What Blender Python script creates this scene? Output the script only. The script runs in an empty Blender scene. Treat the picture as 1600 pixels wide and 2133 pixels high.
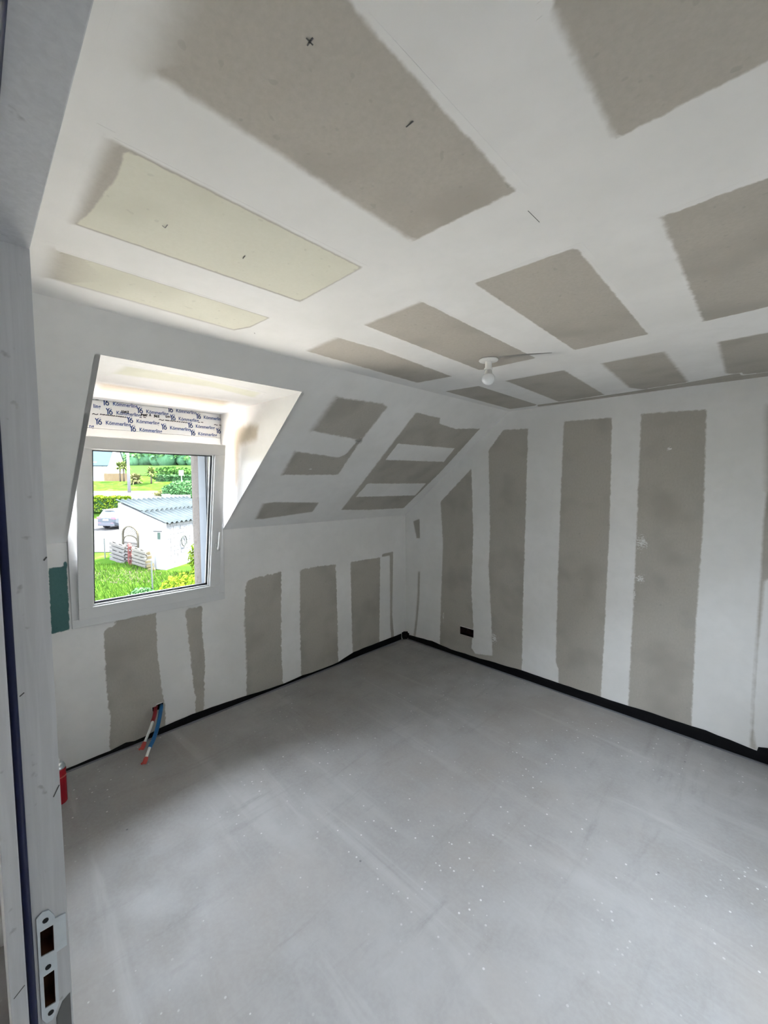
import bpy, bmesh, math, random
from mathutils import Vector, Matrix
from mathutils.noise import noise as mnoise

# ------------------------------------------------------------------ scene, camera, light
scene = bpy.context.scene
COL = scene.collection
CAM_F = 19.3790
CAM_POS = (2.9933, -3.3327, 1.6967)
CAM_R = (0.708159, 0.706051, -0.001435)
CAM_U = (-0.046816, 0.048984, 0.997702)
CAM_FWD = (-0.704499, 0.706464, -0.067742)
cam_d = bpy.data.cameras.new('camera')
cam_d.sensor_fit = 'HORIZONTAL'; cam_d.sensor_width = 36.0; cam_d.lens = CAM_F
cam_d.clip_start = 0.01; cam_d.clip_end = 600
cam = bpy.data.objects.new('camera', cam_d); COL.objects.link(cam)
R_, U_, F_ = Vector(CAM_R), Vector(CAM_U), Vector(CAM_FWD)
cam.matrix_world = Matrix(((R_.x, U_.x, -F_.x, CAM_POS[0]), (R_.y, U_.y, -F_.y, CAM_POS[1]),
                           (R_.z, U_.z, -F_.z, CAM_POS[2]), (0, 0, 0, 1)))
scene.camera = cam

SKY = 18.0
world = bpy.data.worlds.new('world'); scene.world = world
world.use_nodes = True
bg = world.node_tree.nodes['Background']
bg.inputs[0].default_value = (0.80, 0.865, 1.0, 1); bg.inputs[1].default_value = SKY
sun_d = bpy.data.lights.new('sun', 'SUN'); sun_d.energy = 60.0; sun_d.angle = math.radians(4); sun_d.color = (1, .95, .86)
sun = bpy.data.objects.new('sun', sun_d); COL.objects.link(sun)
sun.rotation_euler = Vector((0.12, 0.5, 0.85)).to_track_quat('Z', 'Y').to_euler()
def portal(name, loc, rot, sx, sy):
    d = bpy.data.lights.new(name, 'AREA'); d.shape = 'RECTANGLE'; d.size = sx; d.size_y = sy
    d.cycles.is_portal = True
    o = bpy.data.objects.new(name, d); COL.objects.link(o); o.location = loc; o.rotation_euler = rot
portal('portal_dormer', (-0.44, -2.48, 1.45), (0, -math.pi/2, 0), 1.35, 0.95)
portal('portal_right', (4.52, -1.75, 1.1), (0, math.pi/2, 0), 2.2, 1.6)
scene.view_settings.view_transform = 'Standard'
scene.view_settings.look = 'None'
scene.view_settings.gamma = 1.0
scene.view_settings.use_curve_mapping = False
scene.view_settings.exposure = 1.14
scene.cycles.max_bounces = 6
scene.cycles.diffuse_bounces = 4
scene.cycles.glossy_bounces = 3
scene.cycles.adaptive_threshold = 0.06
scene.cycles.transparent_max_bounces = 12
scene.cycles.caustics_reflective = False
scene.cycles.caustics_refractive = False

# ------------------------------------------------------------------ measured layout (metres)
H, HK, XS = 2.32, 1.36, 1.20            # ceiling, knee wall, width of the sloped part
TH = math.atan2(H - HK, XS)
DY0, DY1, DZ = -2.945, -2.02, 2.20      # dormer sides and its ceiling
YD = -3.258                             # room face of the door wall
XR = 4.4                                # right wall
WZ0 = 0.845                             # bottom of the window frame
PATCHES = [
    ('ceiling', [(2.558, -3.13), (2.273, -3.109), (2.264, -2.495), (2.538, -2.478), (2.552, -2.957)], {'soft': 0.005, 'se': {0: 0.045, 1: 0.012}, 'rag': 0.004}),
    ('ceiling', [(2.084, -3.121), (1.735, -3.125), (1.756, -2.499), (2.076, -2.499)], {'soft': 0.005, 'se': {0: 0.018}, 'rag': 0.0015, 'tint': 1, 'inner': [(2.077, -3.095), (1.971, -3.089), (1.915, -3.097), (1.826, -3.103), (1.741, -3.119), (1.764, -2.504), (2.071, -2.502)], 'isoft': 0.003}),
    ('ceiling', [(1.564, -3.138), (1.362, -3.137), (1.344, -2.541), (1.419, -2.509), (1.561, -2.503)], {'soft': 0.004, 'se': {0: 0.03, 1: 0.012}, 'rag': 0.0012, 'tint': 1, 'inner': [(1.562, -3.086), (1.366, -3.086), (1.353, -2.547), (1.428, -2.515), (1.557, -2.506)], 'isoft': 0.004, 'ise': {0: 0.09}}),
    ('ceiling', [(2.748, -2.79), (2.735, -2.759), (2.731, -2.474), (2.934, -2.467), (3.067, -2.461), (2.911, -2.785)], {'soft': 0.004, 'se': {1: 0.01}, 'rag': 0.004}),
    ('ceiling', [(2.739, -2.155), (2.708, -1.297), (3.008, -1.309), (2.99, -2.148)], {'soft': 0.004, 'se': {0: 0.008}, 'rag': 0.005}),
    ('ceiling', [(2.252, -2.189), (2.227, -1.302), (2.522, -1.295), (2.55, -2.168)], {'soft': 0.004, 'rag': 0.0025}),
    ('ceiling', [(1.759, -2.203), (1.729, -1.316), (2.043, -1.309), (2.053, -2.206)], {'soft': 0.004, 'se': {3: 0.012}, 'rag': 0.003}),
    ('ceiling', [(1.332, -2.182), (1.303, -1.347), (1.541, -1.318), (1.574, -1.736), (1.59, -1.962), (1.576, -2.191)], {'soft': 0.007, 'se': {5: 0.02}, 'rag': 0.005}),
    ('ceiling', [(1.283, -1.029), (1.265, -0.103), (1.507, -0.099), (1.523, -1.001)], {'soft': 0.005, 'rag': 0.002}),
    ('ceiling', [(1.712, -1.003), (1.677, -0.106), (2.005, -0.149), (2.055, -0.988)], {'soft': 0.008, 'rag': 0.004}),
    ('ceiling', [(2.244, -0.979), (2.19, -0.252), (2.26, -0.103), (2.486, -0.101), (2.519, -0.978)], {'soft': 0.015, 'rag': 0.005}),
    ('ceiling', [(2.718, -0.965), (2.677, -0.263), (2.845, -0.049), (3.073, -0.029), (3.042, -0.962)], {'soft': 0.012, 'rag': 0.004}),
    ('ceiling', [(1.51, -0.123), (1.685, -0.11), (2.121, -0.119), (2.491, -0.166), (2.732, -0.222), (2.736, -0.143), (2.848, -0.133), (3.069, -0.135), (3.074, -0.002), (2.844, -0.012), (2.445, -0.032), (1.768, -0.026), (1.474, -0.044)], {'soft': 0.002, 'rag': 0.001, 'lift': 3}),
    ('slope', [(-1.787, 1.353), (-1.807, 1.07), (-1.367, 1.031), (-1.355, 1.349), (-1.414, 1.368)], {'soft': 0.01, 'se': {0: 0.035}, 'rag': 0.006}),
    ('slope', [(-1.834, 0.877), (-1.82, 0.64), (-1.338, 0.651), (-1.367, 1.031), (-1.397, 1.022), (-1.405, 0.886), (-1.448, 0.842)], {'soft': 0.008, 'se': {0: 0.02}, 'rag': 0.006}),
    ('slope', [(-1.824, 0.312), (-1.802, 0.116), (-1.748, 0.11), (-1.311, 0.168), (-1.318, 0.296), (-1.735, 0.325)], {'soft': 0.01, 'se': {0: 0.02}, 'rag': 0.003}),
    ('slope', [(-1.063, 1.35), (-1.003, 0.172), (-0.639, 0.144), (-0.151, 0.14), (-0.126, 0.693), (-0.168, 1.304), (-0.498, 1.26), (-0.731, 1.287), (-0.772, 1.338)], {'soft': 0.006, 'se': {0: 0.012}, 'rag': 0.005, 'holes': [[(-0.988, 1.034), (-0.975, 0.845), (-0.222, 0.864), (-0.256, 1.044)], [(-0.953, 0.546), (-0.961, 0.36), (-0.162, 0.353), (-0.181, 0.546)]]}),
    ('left', [(-2.787, 0.778), (-2.771, 0.802), (-2.725, 0.814), (-2.719, 0.841), (-2.49, 0.838), (-2.491, 0.73), (-2.49, 0.572), (-2.481, 0.429), (-2.471, 0.285), (-2.456, 0.184), (-2.457, -0.021), (-2.784, -0.033), (-2.784, 0.094), (-2.774, 0.215), (-2.783, 0.322), (-2.786, 0.438)], {'soft': 0.004, 'rag': 0.008}),
    ('left', [(-2.303, 0.82), (-2.279, 0.454), (-2.266, 0.252), (-2.252, 0.175), (-2.264, 0.001), (-2.202, 0.012), (-2.179, 0.423), (-2.194, 0.619), (-2.188, 0.823)], {'soft': 0.004, 'rag': 0.008}),
    ('left', [(-1.851, 0.929), (-1.869, 0.687), (-1.861, 0.223), (-1.872, -0.046), (-1.54, -0.05), (-1.552, 0.286), (-1.538, 0.972), (-1.737, 0.96), (-1.79, 0.961)], {'soft': 0.005, 'rag': 0.01, 'se': {1: 0.01}}),
    ('left', [(-1.355, 0.961), (-1.364, 0.486), (-1.358, -0.03), (-0.94, -0.045), (-0.949, 0.107), (-0.955, 0.615), (-0.968, 0.952), (-1.179, 0.964)], {'soft': 0.005, 'rag': 0.008}),
    ('left', [(-0.787, 0.95), (-0.779, 0.579), (-0.766, -0.02), (-0.404, 0.022), (-0.396, 0.501), (-0.388, 0.945), (-0.601, 0.949)], {'soft': 0.005, 'rag': 0.006}),
    ('left', [(-0.36, 0.947), (-0.246, 0.948), (-0.24, 0.21), (-0.225, 0.05), (-0.18, 0.037), (-0.21, 0.308), (-0.195, 0.982), (-0.36, 0.977)], {'soft': 0.006, 'rag': 0.003, 'lift': 2}),
    ('left', [(-3.035, 1.22), (-3.038, 0.841), (-2.954, 0.842), (-2.95, 1.247), (-2.961, 1.252), (-2.967, 1.221)], {'soft': 0.003, 'rag': 0.004, 'tint': 2}),
    ('back', [(0.111, 1.298), (0.159, 1.122), (0.205, 1.126), (0.197, 1.329)], {'soft': 0.008, 'rag': 0.002}),
    ('back', [(0.181, 0.764), (0.175, 0.508), (0.15, 0.241), (0.117, 0.02), (0.144, 0.027), (0.17, 0.193), (0.199, 0.461), (0.207, 0.768)], {'soft': 0.012, 'rag': 0.003}),
    ('back', [(0.472, 1.518), (0.506, 1.095), (0.483, 0.393), (0.474, 0.005), (1.367, 0.038), (1.364, 0.589), (1.371, 1.577), (1.375, 2.156), (1.15, 2.169), (1.006, 1.998), (1.034, 1.255), (1.025, 0.94), (1.064, 0.41), (1.079, 0.115), (0.895, 0.079), (0.852, 0.123), (0.87, 0.344), (0.843, 0.692), (0.856, 1.24), (0.826, 1.839)], {'soft': 0.006, 'rag': 0.006}),
    ('back', [(1.671, 2.185), (1.664, 1.763), (1.657, 1.029), (1.659, 0.232), (1.684, 0.18), (1.684, 0.038), (2.006, 0.035), (2.017, 0.645), (2.025, 1.422), (2.016, 2.176)], {'soft': 0.006, 'rag': 0.005}),
    ('back', [(2.202, 2.181), (2.202, 1.433), (2.201, 0.858), (2.192, 0.037), (2.568, 0.061), (2.565, 0.778), (2.576, 1.456), (2.564, 2.165), (2.381, 2.173)], {'soft': 0.007, 'rag': 0.006}),
    ('back', [(2.849, 2.151), (2.868, 1.643), (2.862, 1.445), (2.864, 1.2), (2.864, 1.068), (2.861, 0.685), (2.86, 0.358), (2.863, 0.194), (2.862, 0.07), (2.893, 0.066), (2.871, 0.197), (2.868, 0.361), (2.87, 0.688), (2.88, 0.945), (2.881, 1.115), (3.089, 1.258), (3.046, 2.152)], {'soft': 0.01, 'se': {0: 0.03}, 'rag': 0.003}),
    ('dceil', [(0.937, -2.833), (0.768, -2.839), (0.817, -2.418), (0.729, -2.134), (0.867, -2.175), (0.947, -2.563)], {'soft': 0.02, 'rag': 0.004, 'tint': 4}),
    ('dceil', [(0.517, -2.851), (0.319, -2.827), (0.258, -2.108), (0.516, -2.189)], {'soft': 0.03, 'rag': 0.006, 'tint': 3}),
    ('cheek', [(0.161, 2.091), (0.19, 1.942), (0.21, 1.641), (0.265, 1.725), (0.293, 1.962), (0.54, 1.982), (0.562, 2.062), (0.455, 2.081)], {'soft': 0.03, 'rag': 0.006, 'tint': 3}),
]
SMEARS = [
    ('back', (2.237, 1.282), 0.045, 0.06),
    ('back', (2.234, 1.024), 0.04, 0.035),
    ('back', (2.205, 0.898), 0.012, 0.05),
    ('back', (0.519, 0.352), 0.015, 0.06),
    ('back', (1.096, 0.283), 0.04, 0.06),
    ('back', (2.376, 1.929), 0.02, 0.02),
    ('ceiling', (2.754, -2.010), 0.05, 0.025),
    ('ceiling', (2.750, -1.868), 0.022, 0.015),
    ('ceiling', (2.519, -1.988), 0.012, 0.008),
    ('ceiling', (1.959, -2.513), 0.02, 0.012),
    ('ceiling', (2.785, -2.490), 0.03, 0.02),
    ('ceiling', (2.819, -2.489), 0.12, 0.014),
    ('ceiling', (2.879, -2.475), 0.08, 0.012),
    ('ceiling', (1.770, -1.419), 0.02, 0.02),
    ('slope', (-1.628, 0.708), 0.03, 0.008),
    ('slope', (-0.371, 0.322), 0.006, 0.01),
    ('left', (-2.594, -0.043), 0.03, 0.04),
]
FOAM_BACK_TOP = [(0.054, 0.0462), (0.3739, 0.0634), (0.6175, 0.0461), (0.9482, 0.0528), (1.3663, 0.0722), (1.6716, 0.0702), (2.0012, 0.071), (2.1969, 0.0751), (2.3473, 0.0812), (2.5675, 0.0802), (2.644, 0.0834), (2.7657, 0.073), (2.8577, 0.0652), (2.8954, 0.0644), (2.9007, 0.0914), (2.9432, 0.1051), (3.144, 0.1048)]
FOAM_LEFT_TOP = [(-3.1753, -0.0017), (-3.0104, 0.0014), (-2.9071, 0.0066), (-2.7822, 0.0078), (-2.6971, 0.022), (-2.6483, 0.0092), (-2.5918, 0.013), (-2.5036, 0.0307), (-2.2826, 0.0411), (-2.1452, 0.0398), (-1.8822, 0.0247), (-1.5392, 0.0039), (-1.3473, 0.0138), (-1.1404, -0.0024), (-0.9447, 0.0079), (-0.7526, 0.0486), (-0.4732, 0.0515), (-0.0735, 0.0515)]
PLATE = [(-3.294, 1.0638), (-3.2946, 0.9048), (-3.2895, 0.8935), (-3.2822, 0.8924), (-3.2739, 0.9129), (-3.2733, 0.9944), (-3.2609, 0.9956), (-3.2605, 1.0473), (-3.2727, 1.0484), (-3.2741, 1.0557), (-3.2793, 1.0667), (-3.2867, 1.0694)]
PLATE_HOLE_A = [(-3.2907, 1.0407), (-3.2913, 1.0016), (-3.276, 0.9999), (-3.2754, 1.0404)]
PLATE_HOLE_B = [(-3.29, 0.9688), (-3.2902, 0.9178), (-3.2779, 0.917), (-3.2773, 0.9693)]
PLATE_SCREWS = [(-3.2838, 1.0542), (-3.284, 0.98), (-3.2841, 0.9062)]
JAMB_GREY = [(-3.2783, 0.8894), (-3.2699, 0.9091), (-3.2602, 0.9151), (-3.2609, 0.7567), (-3.2791, 0.7775)]
CHASE = [(1.9324, -1.4695), (1.9186, -1.4451), (2.0205, -1.3968), (2.1355, -1.3355), (2.1374, -1.3398), (2.031, -1.418)]
MARK_X = [(2.4782, -2.9687), (2.477, -2.9565), (2.4849, -2.9621), (2.4707, -2.9619)]
MARK_SLASH = [(2.4802, -2.7622), (2.4967, -2.762)]
MARK_TICKS = [(1.8818, -2.9727), (1.8767, -2.9646), (1.8947, -2.9649), (1.8805, -2.7671), (1.8987, -2.7692), (2.5293, -2.4008), (2.5296, -2.3418), (1.3831, -2.4715), (1.3745, -2.4648)]
RED_PATH = [(-0.05, -2.4987, 0.1779), (0.0, -2.5157, 0.1908), (0.06, -2.5395, 0.1747), (0.1, -2.563, 0.1586), (0.13, -2.5925, 0.1199), (0.155, -2.6316, 0.0631), (0.165, -2.6473, 0.0374)]
BLUE_PATH = [(-0.05, -2.4625, 0.1706), (0.0, -2.4803, 0.1835), (0.07, -2.511, 0.1605), (0.14, -2.5473, 0.1301), (0.21, -2.591, 0.1009), (0.25, -2.6246, 0.0821), (0.284, -2.6579, 0.0381), (0.295, -2.6694, 0.019)]
WORDS = [(-2.7243, 2.1897, 1), (-2.7078, 2.1369, 1), (-2.5423, 2.1645, 1), (-2.3615, 2.1923, 1), (-2.1793, 2.1689, 1), (-2.347, 2.1406, 1), (-2.6001, 2.0978, 1), (-2.7656, 2.0711, 1), (-2.4038, 2.0745, 1), (-2.2364, 2.1014, 1), (-2.5857, 2.0459, 1), (-2.2207, 2.0511, 1), (-2.0413, 2.0799, 0)]
TEXT_W = 0.1334
RIM = [(-2.7878, 2.1499), (-2.8141, 2.0298)]
PEN = [[(-2.6424, 2.1507), (-2.6438, 2.1392), (-2.6337, 2.1429)], [(-2.6348, 2.1518), (-2.6365, 2.1345)], [(-2.6304, 2.1365), (-2.6274, 2.1494), (-2.6238, 2.1403), (-2.6194, 2.1506), (-2.6168, 2.1396)], [(-2.6123, 2.1494), (-2.6062, 2.1514), (-2.6075, 2.1443), (-2.6128, 2.1379), (-2.6036, 2.1391)], [(-2.5368, 2.1274), (-2.5341, 2.143), (-2.5273, 2.1416), (-2.5344, 2.1348)], [(-2.5236, 2.1409), (-2.5251, 2.1313), (-2.5186, 2.1322), (-2.5183, 2.1416), (-2.5236, 2.1409)], [(-2.5144, 2.1316), (-2.513, 2.1423), (-2.5087, 2.1406), (-2.5121, 2.1367), (-2.508, 2.1325)], [(-2.506, 2.1434), (-2.5, 2.1442)], [(-2.5027, 2.1437), (-2.5042, 2.1318)], [(-2.4885, 2.1351), (-2.4837, 2.1476), (-2.4799, 2.135)], [(-2.461, 2.1436), (-2.4543, 2.1456), (-2.459, 2.139), (-2.4535, 2.1374), (-2.4615, 2.1304)], [(-2.4489, 2.1452), (-2.4503, 2.1343), (-2.4448, 2.1337), (-2.4433, 2.1447), (-2.4438, 2.1315)], [(-2.4378, 2.1443), (-2.4311, 2.1452), (-2.4336, 2.1388), (-2.4382, 2.1335), (-2.4304, 2.1333)], [(-2.3881, 2.151), (-2.3897, 2.1386), (-2.384, 2.1381)], [(-2.3803, 2.1472), (-2.3817, 2.1373)], [(-2.3758, 2.1441), (-2.3678, 2.1439)], [(-2.3711, 2.1484), (-2.3726, 2.1372)], [(-2.3655, 2.1431), (-2.3597, 2.1426)]]
SQUIG = [[(-2.7939, 2.112), (-2.7869, 2.1158), (-2.7802, 2.1113), (-2.7733, 2.1111), (-2.7662, 2.1154)], [(-2.4321, 2.1175), (-2.4247, 2.1202), (-2.4165, 2.1159), (-2.408, 2.1157), (-2.4028, 2.12)], [(-2.0704, 2.1202), (-2.0616, 2.1239), (-2.055, 2.1194), (-2.0455, 2.1204)], [(-2.0333, 2.1219), (-2.021, 2.122)], [(-2.7743, 2.1992), (-2.7605, 2.1992)], [(-2.4107, 2.2021), (-2.3989, 2.2015)], [(-2.5439, 2.1207), (-2.5334, 2.1198)], [(-2.5227, 2.1235), (-2.5094, 2.1229)], [(-2.1806, 2.1277), (-2.1699, 2.1265)], [(-2.1615, 2.1288), (-2.1481, 2.1291)], [(-2.7556, 2.113), (-2.7518, 2.1169), (-2.7464, 2.1143)], [(-2.7424, 2.1128), (-2.7404, 2.1164), (-2.7378, 2.1134)], [(-2.7366, 2.1127), (-2.733, 2.1164), (-2.728, 2.1138)], [(-2.7246, 2.1125), (-2.7214, 2.1162), (-2.7168, 2.1135)], [(-2.7149, 2.1122), (-2.7117, 2.116), (-2.7073, 2.1133)], [(-2.7044, 2.112), (-2.7013, 2.1158), (-2.6969, 2.1131)], [(-2.6955, 2.1119), (-2.6927, 2.1156), (-2.6888, 2.1128)], [(-2.6865, 2.1117), (-2.6831, 2.1155), (-2.6782, 2.1128)], [(-2.6739, 2.1115), (-2.6699, 2.1153), (-2.6643, 2.1127)], [(-2.6615, 2.1112), (-2.6586, 2.1149), (-2.6546, 2.1121)], [(-2.6528, 2.1111), (-2.6508, 2.1147), (-2.6481, 2.1116)], [(-2.647, 2.111), (-2.6441, 2.1147), (-2.64, 2.1119)], [(-2.6379, 2.1107), (-2.6351, 2.1146), (-2.6313, 2.1116)], [(-2.6272, 2.1105), (-2.6241, 2.1144), (-2.6197, 2.1115)], [(-2.3939, 2.1163), (-2.3911, 2.1203), (-2.3872, 2.1171)], [(-2.386, 2.1162), (-2.383, 2.1201), (-2.3788, 2.117)], [(-2.3772, 2.116), (-2.3737, 2.1201), (-2.3687, 2.1171)], [(-2.3636, 2.1159), (-2.3596, 2.1201), (-2.354, 2.1171)], [(-2.3522, 2.1157), (-2.3477, 2.12), (-2.3412, 2.1171)], [(-2.3368, 2.1155), (-2.3327, 2.1197), (-2.3267, 2.1167)], [(-2.3219, 2.1153), (-2.3176, 2.1195), (-2.3115, 2.1166)], [(-2.3071, 2.1151), (-2.3039, 2.1193), (-2.2994, 2.116)], [(-2.2942, 2.1149), (-2.2893, 2.1193), (-2.2824, 2.1164)], [(-2.2805, 2.1148), (-2.2762, 2.119), (-2.27, 2.1161)], [(-2.2658, 2.1145), (-2.2623, 2.1188), (-2.2573, 2.1156)]]

# ------------------------------------------------------------------ helpers
def tag(o, label=None, cat=None, group=None, kind=None):
    if label: o['label'] = label
    if cat: o['category'] = cat
    if group: o['group'] = group
    if kind: o['kind'] = kind
    return o
def empty(name, loc=(0, 0, 0), rot=(0, 0, 0), label=None, cat=None, group=None, kind=None):
    o = bpy.data.objects.new(name, None); COL.objects.link(o)
    o.empty_display_size = 0.1
    o.location = loc; o.rotation_euler = rot
    return tag(o, label, cat, group, kind)
def copy_tree(o, parent=None):
    c = o.copy(); COL.objects.link(c); c.parent = parent
    for ch in list(o.children): copy_tree(ch, c)
    return c

class MB:
    def __init__(s): s.v, s.f = [], []
    def add(s, vs, fs):
        n = len(s.v); s.v += [tuple(v) for v in vs]; s.f += [tuple(i + n for i in f) for f in fs]; return s
    def box(s, c, d, m=None):
        hx, hy, hz = d[0]/2, d[1]/2, d[2]/2
        vs = [Vector((x, y, z)) for x in (-hx, hx) for y in (-hy, hy) for z in (-hz, hz)]
        c = Vector(c)
        vs = [((m @ v) if m else v) + c for v in vs]
        return s.add(vs, [(0,1,3,2),(4,6,7,5),(0,4,5,1),(2,3,7,6),(0,2,6,4),(1,5,7,3)])
    def b2(s, a, b):
        return s.box([(a[i]+b[i])/2 for i in range(3)], [abs(b[i]-a[i]) for i in range(3)])
    def bar(s, a, b, w, t):
        a, b = Vector(a), Vector(b); d = b - a
        q = d.to_track_quat('Z', 'Y').to_matrix()
        return s.box((a+b)/2, (w, t, d.length), q)
    def tube(s, pts, r, n=8, cap=True):
        pts = [Vector(p) for p in pts]; k = len(pts); base = len(s.v)
        rs = r if isinstance(r, (list, tuple)) else [r]*k
        up = None
        for i, p in enumerate(pts):
            t = (pts[min(i+1, k-1)] - pts[max(i-1, 0)]).normalized()
            if up is None: up = t.orthogonal().normalized()
            up = (up - t*up.dot(t)).normalized(); w = t.cross(up)
            for j in range(n):
                a = 2*math.pi*j/n
                s.v.append(tuple(p + (up*math.cos(a) + w*math.sin(a))*rs[i]))
        for i in range(k-1):
            for j in range(n):
                a = base+i*n+j; b = base+i*n+(j+1) % n
                s.f.append((a, b, b+n, a+n))
        if cap:
            s.f.append(tuple(base+j for j in reversed(range(n)))); s.f.append(tuple(base+(k-1)*n+j for j in range(n)))
        return s
    def lathe(s, prof, c=(0, 0, 0), n=24):
        pts = [Vector((c[0], c[1], c[2]+z)) for r, z in prof]
        base = len(s.v); k = len(prof)
        for r, z in prof:
            for j in range(n):
                a = 2*math.pi*j/n; s.v.append((c[0]+r*math.cos(a), c[1]+r*math.sin(a), c[2]+z))
        for i in range(k-1):
            for j in range(n):
                a = base+i*n+j; b = base+i*n+(j+1) % n
                s.f.append((a, b, b+n, a+n))
        s.f.append(tuple(base+j for j in reversed(range(n)))); s.f.append(tuple(base+(k-1)*n+j for j in range(n)))
        return s
    def prism(s, poly, fn, t):
        """poly in plane coordinates, fn(u, v, depth) -> point"""
        n = len(poly)
        vs = [fn(u, v, 0) for u, v in poly] + [fn(u, v, t) for u, v in poly]
        fs = [tuple(range(n)), tuple(reversed(range(n, 2*n)))] + [(i, n+i, n+(i+1) % n, (i+1) % n) for i in range(n)]
        return s.add(vs, fs)
    def build(s, name, mat, parent=None, smooth=False, bevel=0, fix=True):
        me = bpy.data.meshes.new(name); me.from_pydata(s.v, [], s.f)
        if fix:
            bm = bmesh.new(); bm.from_mesh(me); bmesh.ops.recalc_face_normals(bm, faces=bm.faces); bm.to_mesh(me); bm.free()
        if mat: me.materials.append(mat)
        if smooth: me.polygons.foreach_set('use_smooth', [True]*len(me.polygons))
        o = bpy.data.objects.new(name, me); COL.objects.link(o); o.parent = parent
        if bevel:
            b = o.modifiers.new('bevel', 'BEVEL'); b.width = bevel; b.segments = 2; b.limit_method = 'ANGLE'
        return o

def sheet(name, loops, fn, mat, parent=None, thick=0.0, outward=None):
    """a flat wall from an outer loop and holes, given a plane map fn(u, v)"""
    bm = bmesh.new()
    for lp in loops:
        vs = [bm.verts.new(fn(u, v)) for u, v in lp]
        for i in range(len(vs)): bm.edges.new((vs[i], vs[(i+1) % len(vs)]))
    bmesh.ops.triangle_fill(bm, use_beauty=True, use_dissolve=False, edges=bm.edges[:])
    if outward is not None and thick:
        ow = Vector(outward)
        for f in bm.faces:
            if f.normal.dot(ow) < 0: f.normal_flip()
        r = bmesh.ops.extrude_face_region(bm, geom=bm.faces[:] )
        vs = [g for g in r['geom'] if isinstance(g, bmesh.types.BMVert)]
        bmesh.ops.translate(bm, verts=vs, vec=ow*thick)
        bmesh.ops.recalc_face_normals(bm, faces=bm.faces)
    me = bpy.data.meshes.new(name); bm.to_mesh(me); bm.free()
    me.materials.append(mat)
    o = bpy.data.objects.new(name, me); COL.objects.link(o); o.parent = parent
    return o

# ------------------------------------------------------------------ materials
class NT:
    def __init__(s, name, rough=0.6, spec=0.3):
        s.m = bpy.data.materials.new(name); s.m.use_nodes = True
        s.t = s.m.node_tree; s.n = s.t.nodes; s.l = s.t.links
        s.b = s.n['Principled BSDF']; s.out = s.n['Material Output']
        s.b.inputs['Roughness'].default_value = rough
        s.b.inputs['Specular IOR Level'].default_value = spec
        s._pos = None
    def put(s, sock, v):
        if hasattr(v, 'is_output') or isinstance(v, bpy.types.NodeSocket): s.l.new(v, sock)
        elif isinstance(v, (tuple, list)) and len(v) == 3 and sock.type == 'RGBA': sock.default_value = (*v, 1)
        else: sock.default_value = v
    def pos(s, scale=(1, 1, 1), space='world'):
        if space == 'world': src = s.n.new('ShaderNodeNewGeometry').outputs['Position']
        else: src = s.n.new('ShaderNodeTexCoord').outputs['Object']
        if scale == (1, 1, 1): return src
        mp = s.n.new('ShaderNodeMapping'); s.l.new(src, mp.inputs[0]); mp.inputs['Scale'].default_value = scale
        return mp.outputs[0]
    def noise(s, scale, detail=4, rough=0.55, vec=None, dist=0):
        nd = s.n.new('ShaderNodeTexNoise'); nd.inputs['Scale'].default_value = scale; nd.inputs['Detail'].default_value = detail
        nd.inputs['Roughness'].default_value = rough; nd.inputs['Distortion'].default_value = dist
        s.l.new(vec if vec is not None else s.pos(), nd.inputs['Vector']); return nd.outputs['Fac']
    def voro(s, scale, vec=None, rnd=1):
        nd = s.n.new('ShaderNodeTexVoronoi'); nd.inputs['Scale'].default_value = scale; nd.inputs['Randomness'].default_value = rnd
        s.l.new(vec if vec is not None else s.pos(), nd.inputs['Vector']); return nd.outputs['Distance'], nd.outputs['Color']
    def rng(s, v, a, b, c=0.0, d=1.0, smooth=True):
        nd = s.n.new('ShaderNodeMapRange'); nd.interpolation_type = 'SMOOTHSTEP' if smooth else 'LINEAR'
        for k, x in zip(('Value', 'From Min', 'From Max', 'To Min', 'To Max'), (v, a, b, c, d)): s.put(nd.inputs[k], x)
        return nd.outputs[0]
    def math(s, op, a, b=0.0):
        nd = s.n.new('ShaderNodeMath'); nd.operation = op; s.put(nd.inputs[0], a); s.put(nd.inputs[1], b); return nd.outputs[0]
    def mix(s, f, a, b):
        nd = s.n.new('ShaderNodeMix'); nd.data_type = 'RGBA'
        s.put(nd.inputs[0], f); s.put(nd.inputs[6], a); s.put(nd.inputs[7], b); return nd.outputs[2]
    def attr(s, name):
        nd = s.n.new('ShaderNodeAttribute'); nd.attribute_name = name; return nd.outputs['Fac']
    def color(s, v): s.put(s.b.inputs['Base Color'], v)
    def bump(s, h, strength=0.3, dist=0.01):
        nd = s.n.new('ShaderNodeBump'); nd.inputs['Strength'].default_value = strength; nd.inputs['Distance'].default_value = dist
        s.l.new(h, nd.inputs['Height']); s.l.new(nd.outputs[0], s.b.inputs['Normal'])

def plain(name, col, rough=0.5, spec=0.4, metal=0.0, var=0.06, scale=30, bump=0.0):
    t = NT(name, rough, spec)
    n = t.noise(scale, 3)
    a = tuple(max(0, c*(1-var)) for c in col); b = tuple(min(1, c*(1+var)) for c in col)
    t.color(t.mix(n, a, b)); t.b.inputs['Metallic'].default_value = metal
    if bump: t.bump(n, bump, 0.005)
    return t.m

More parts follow.
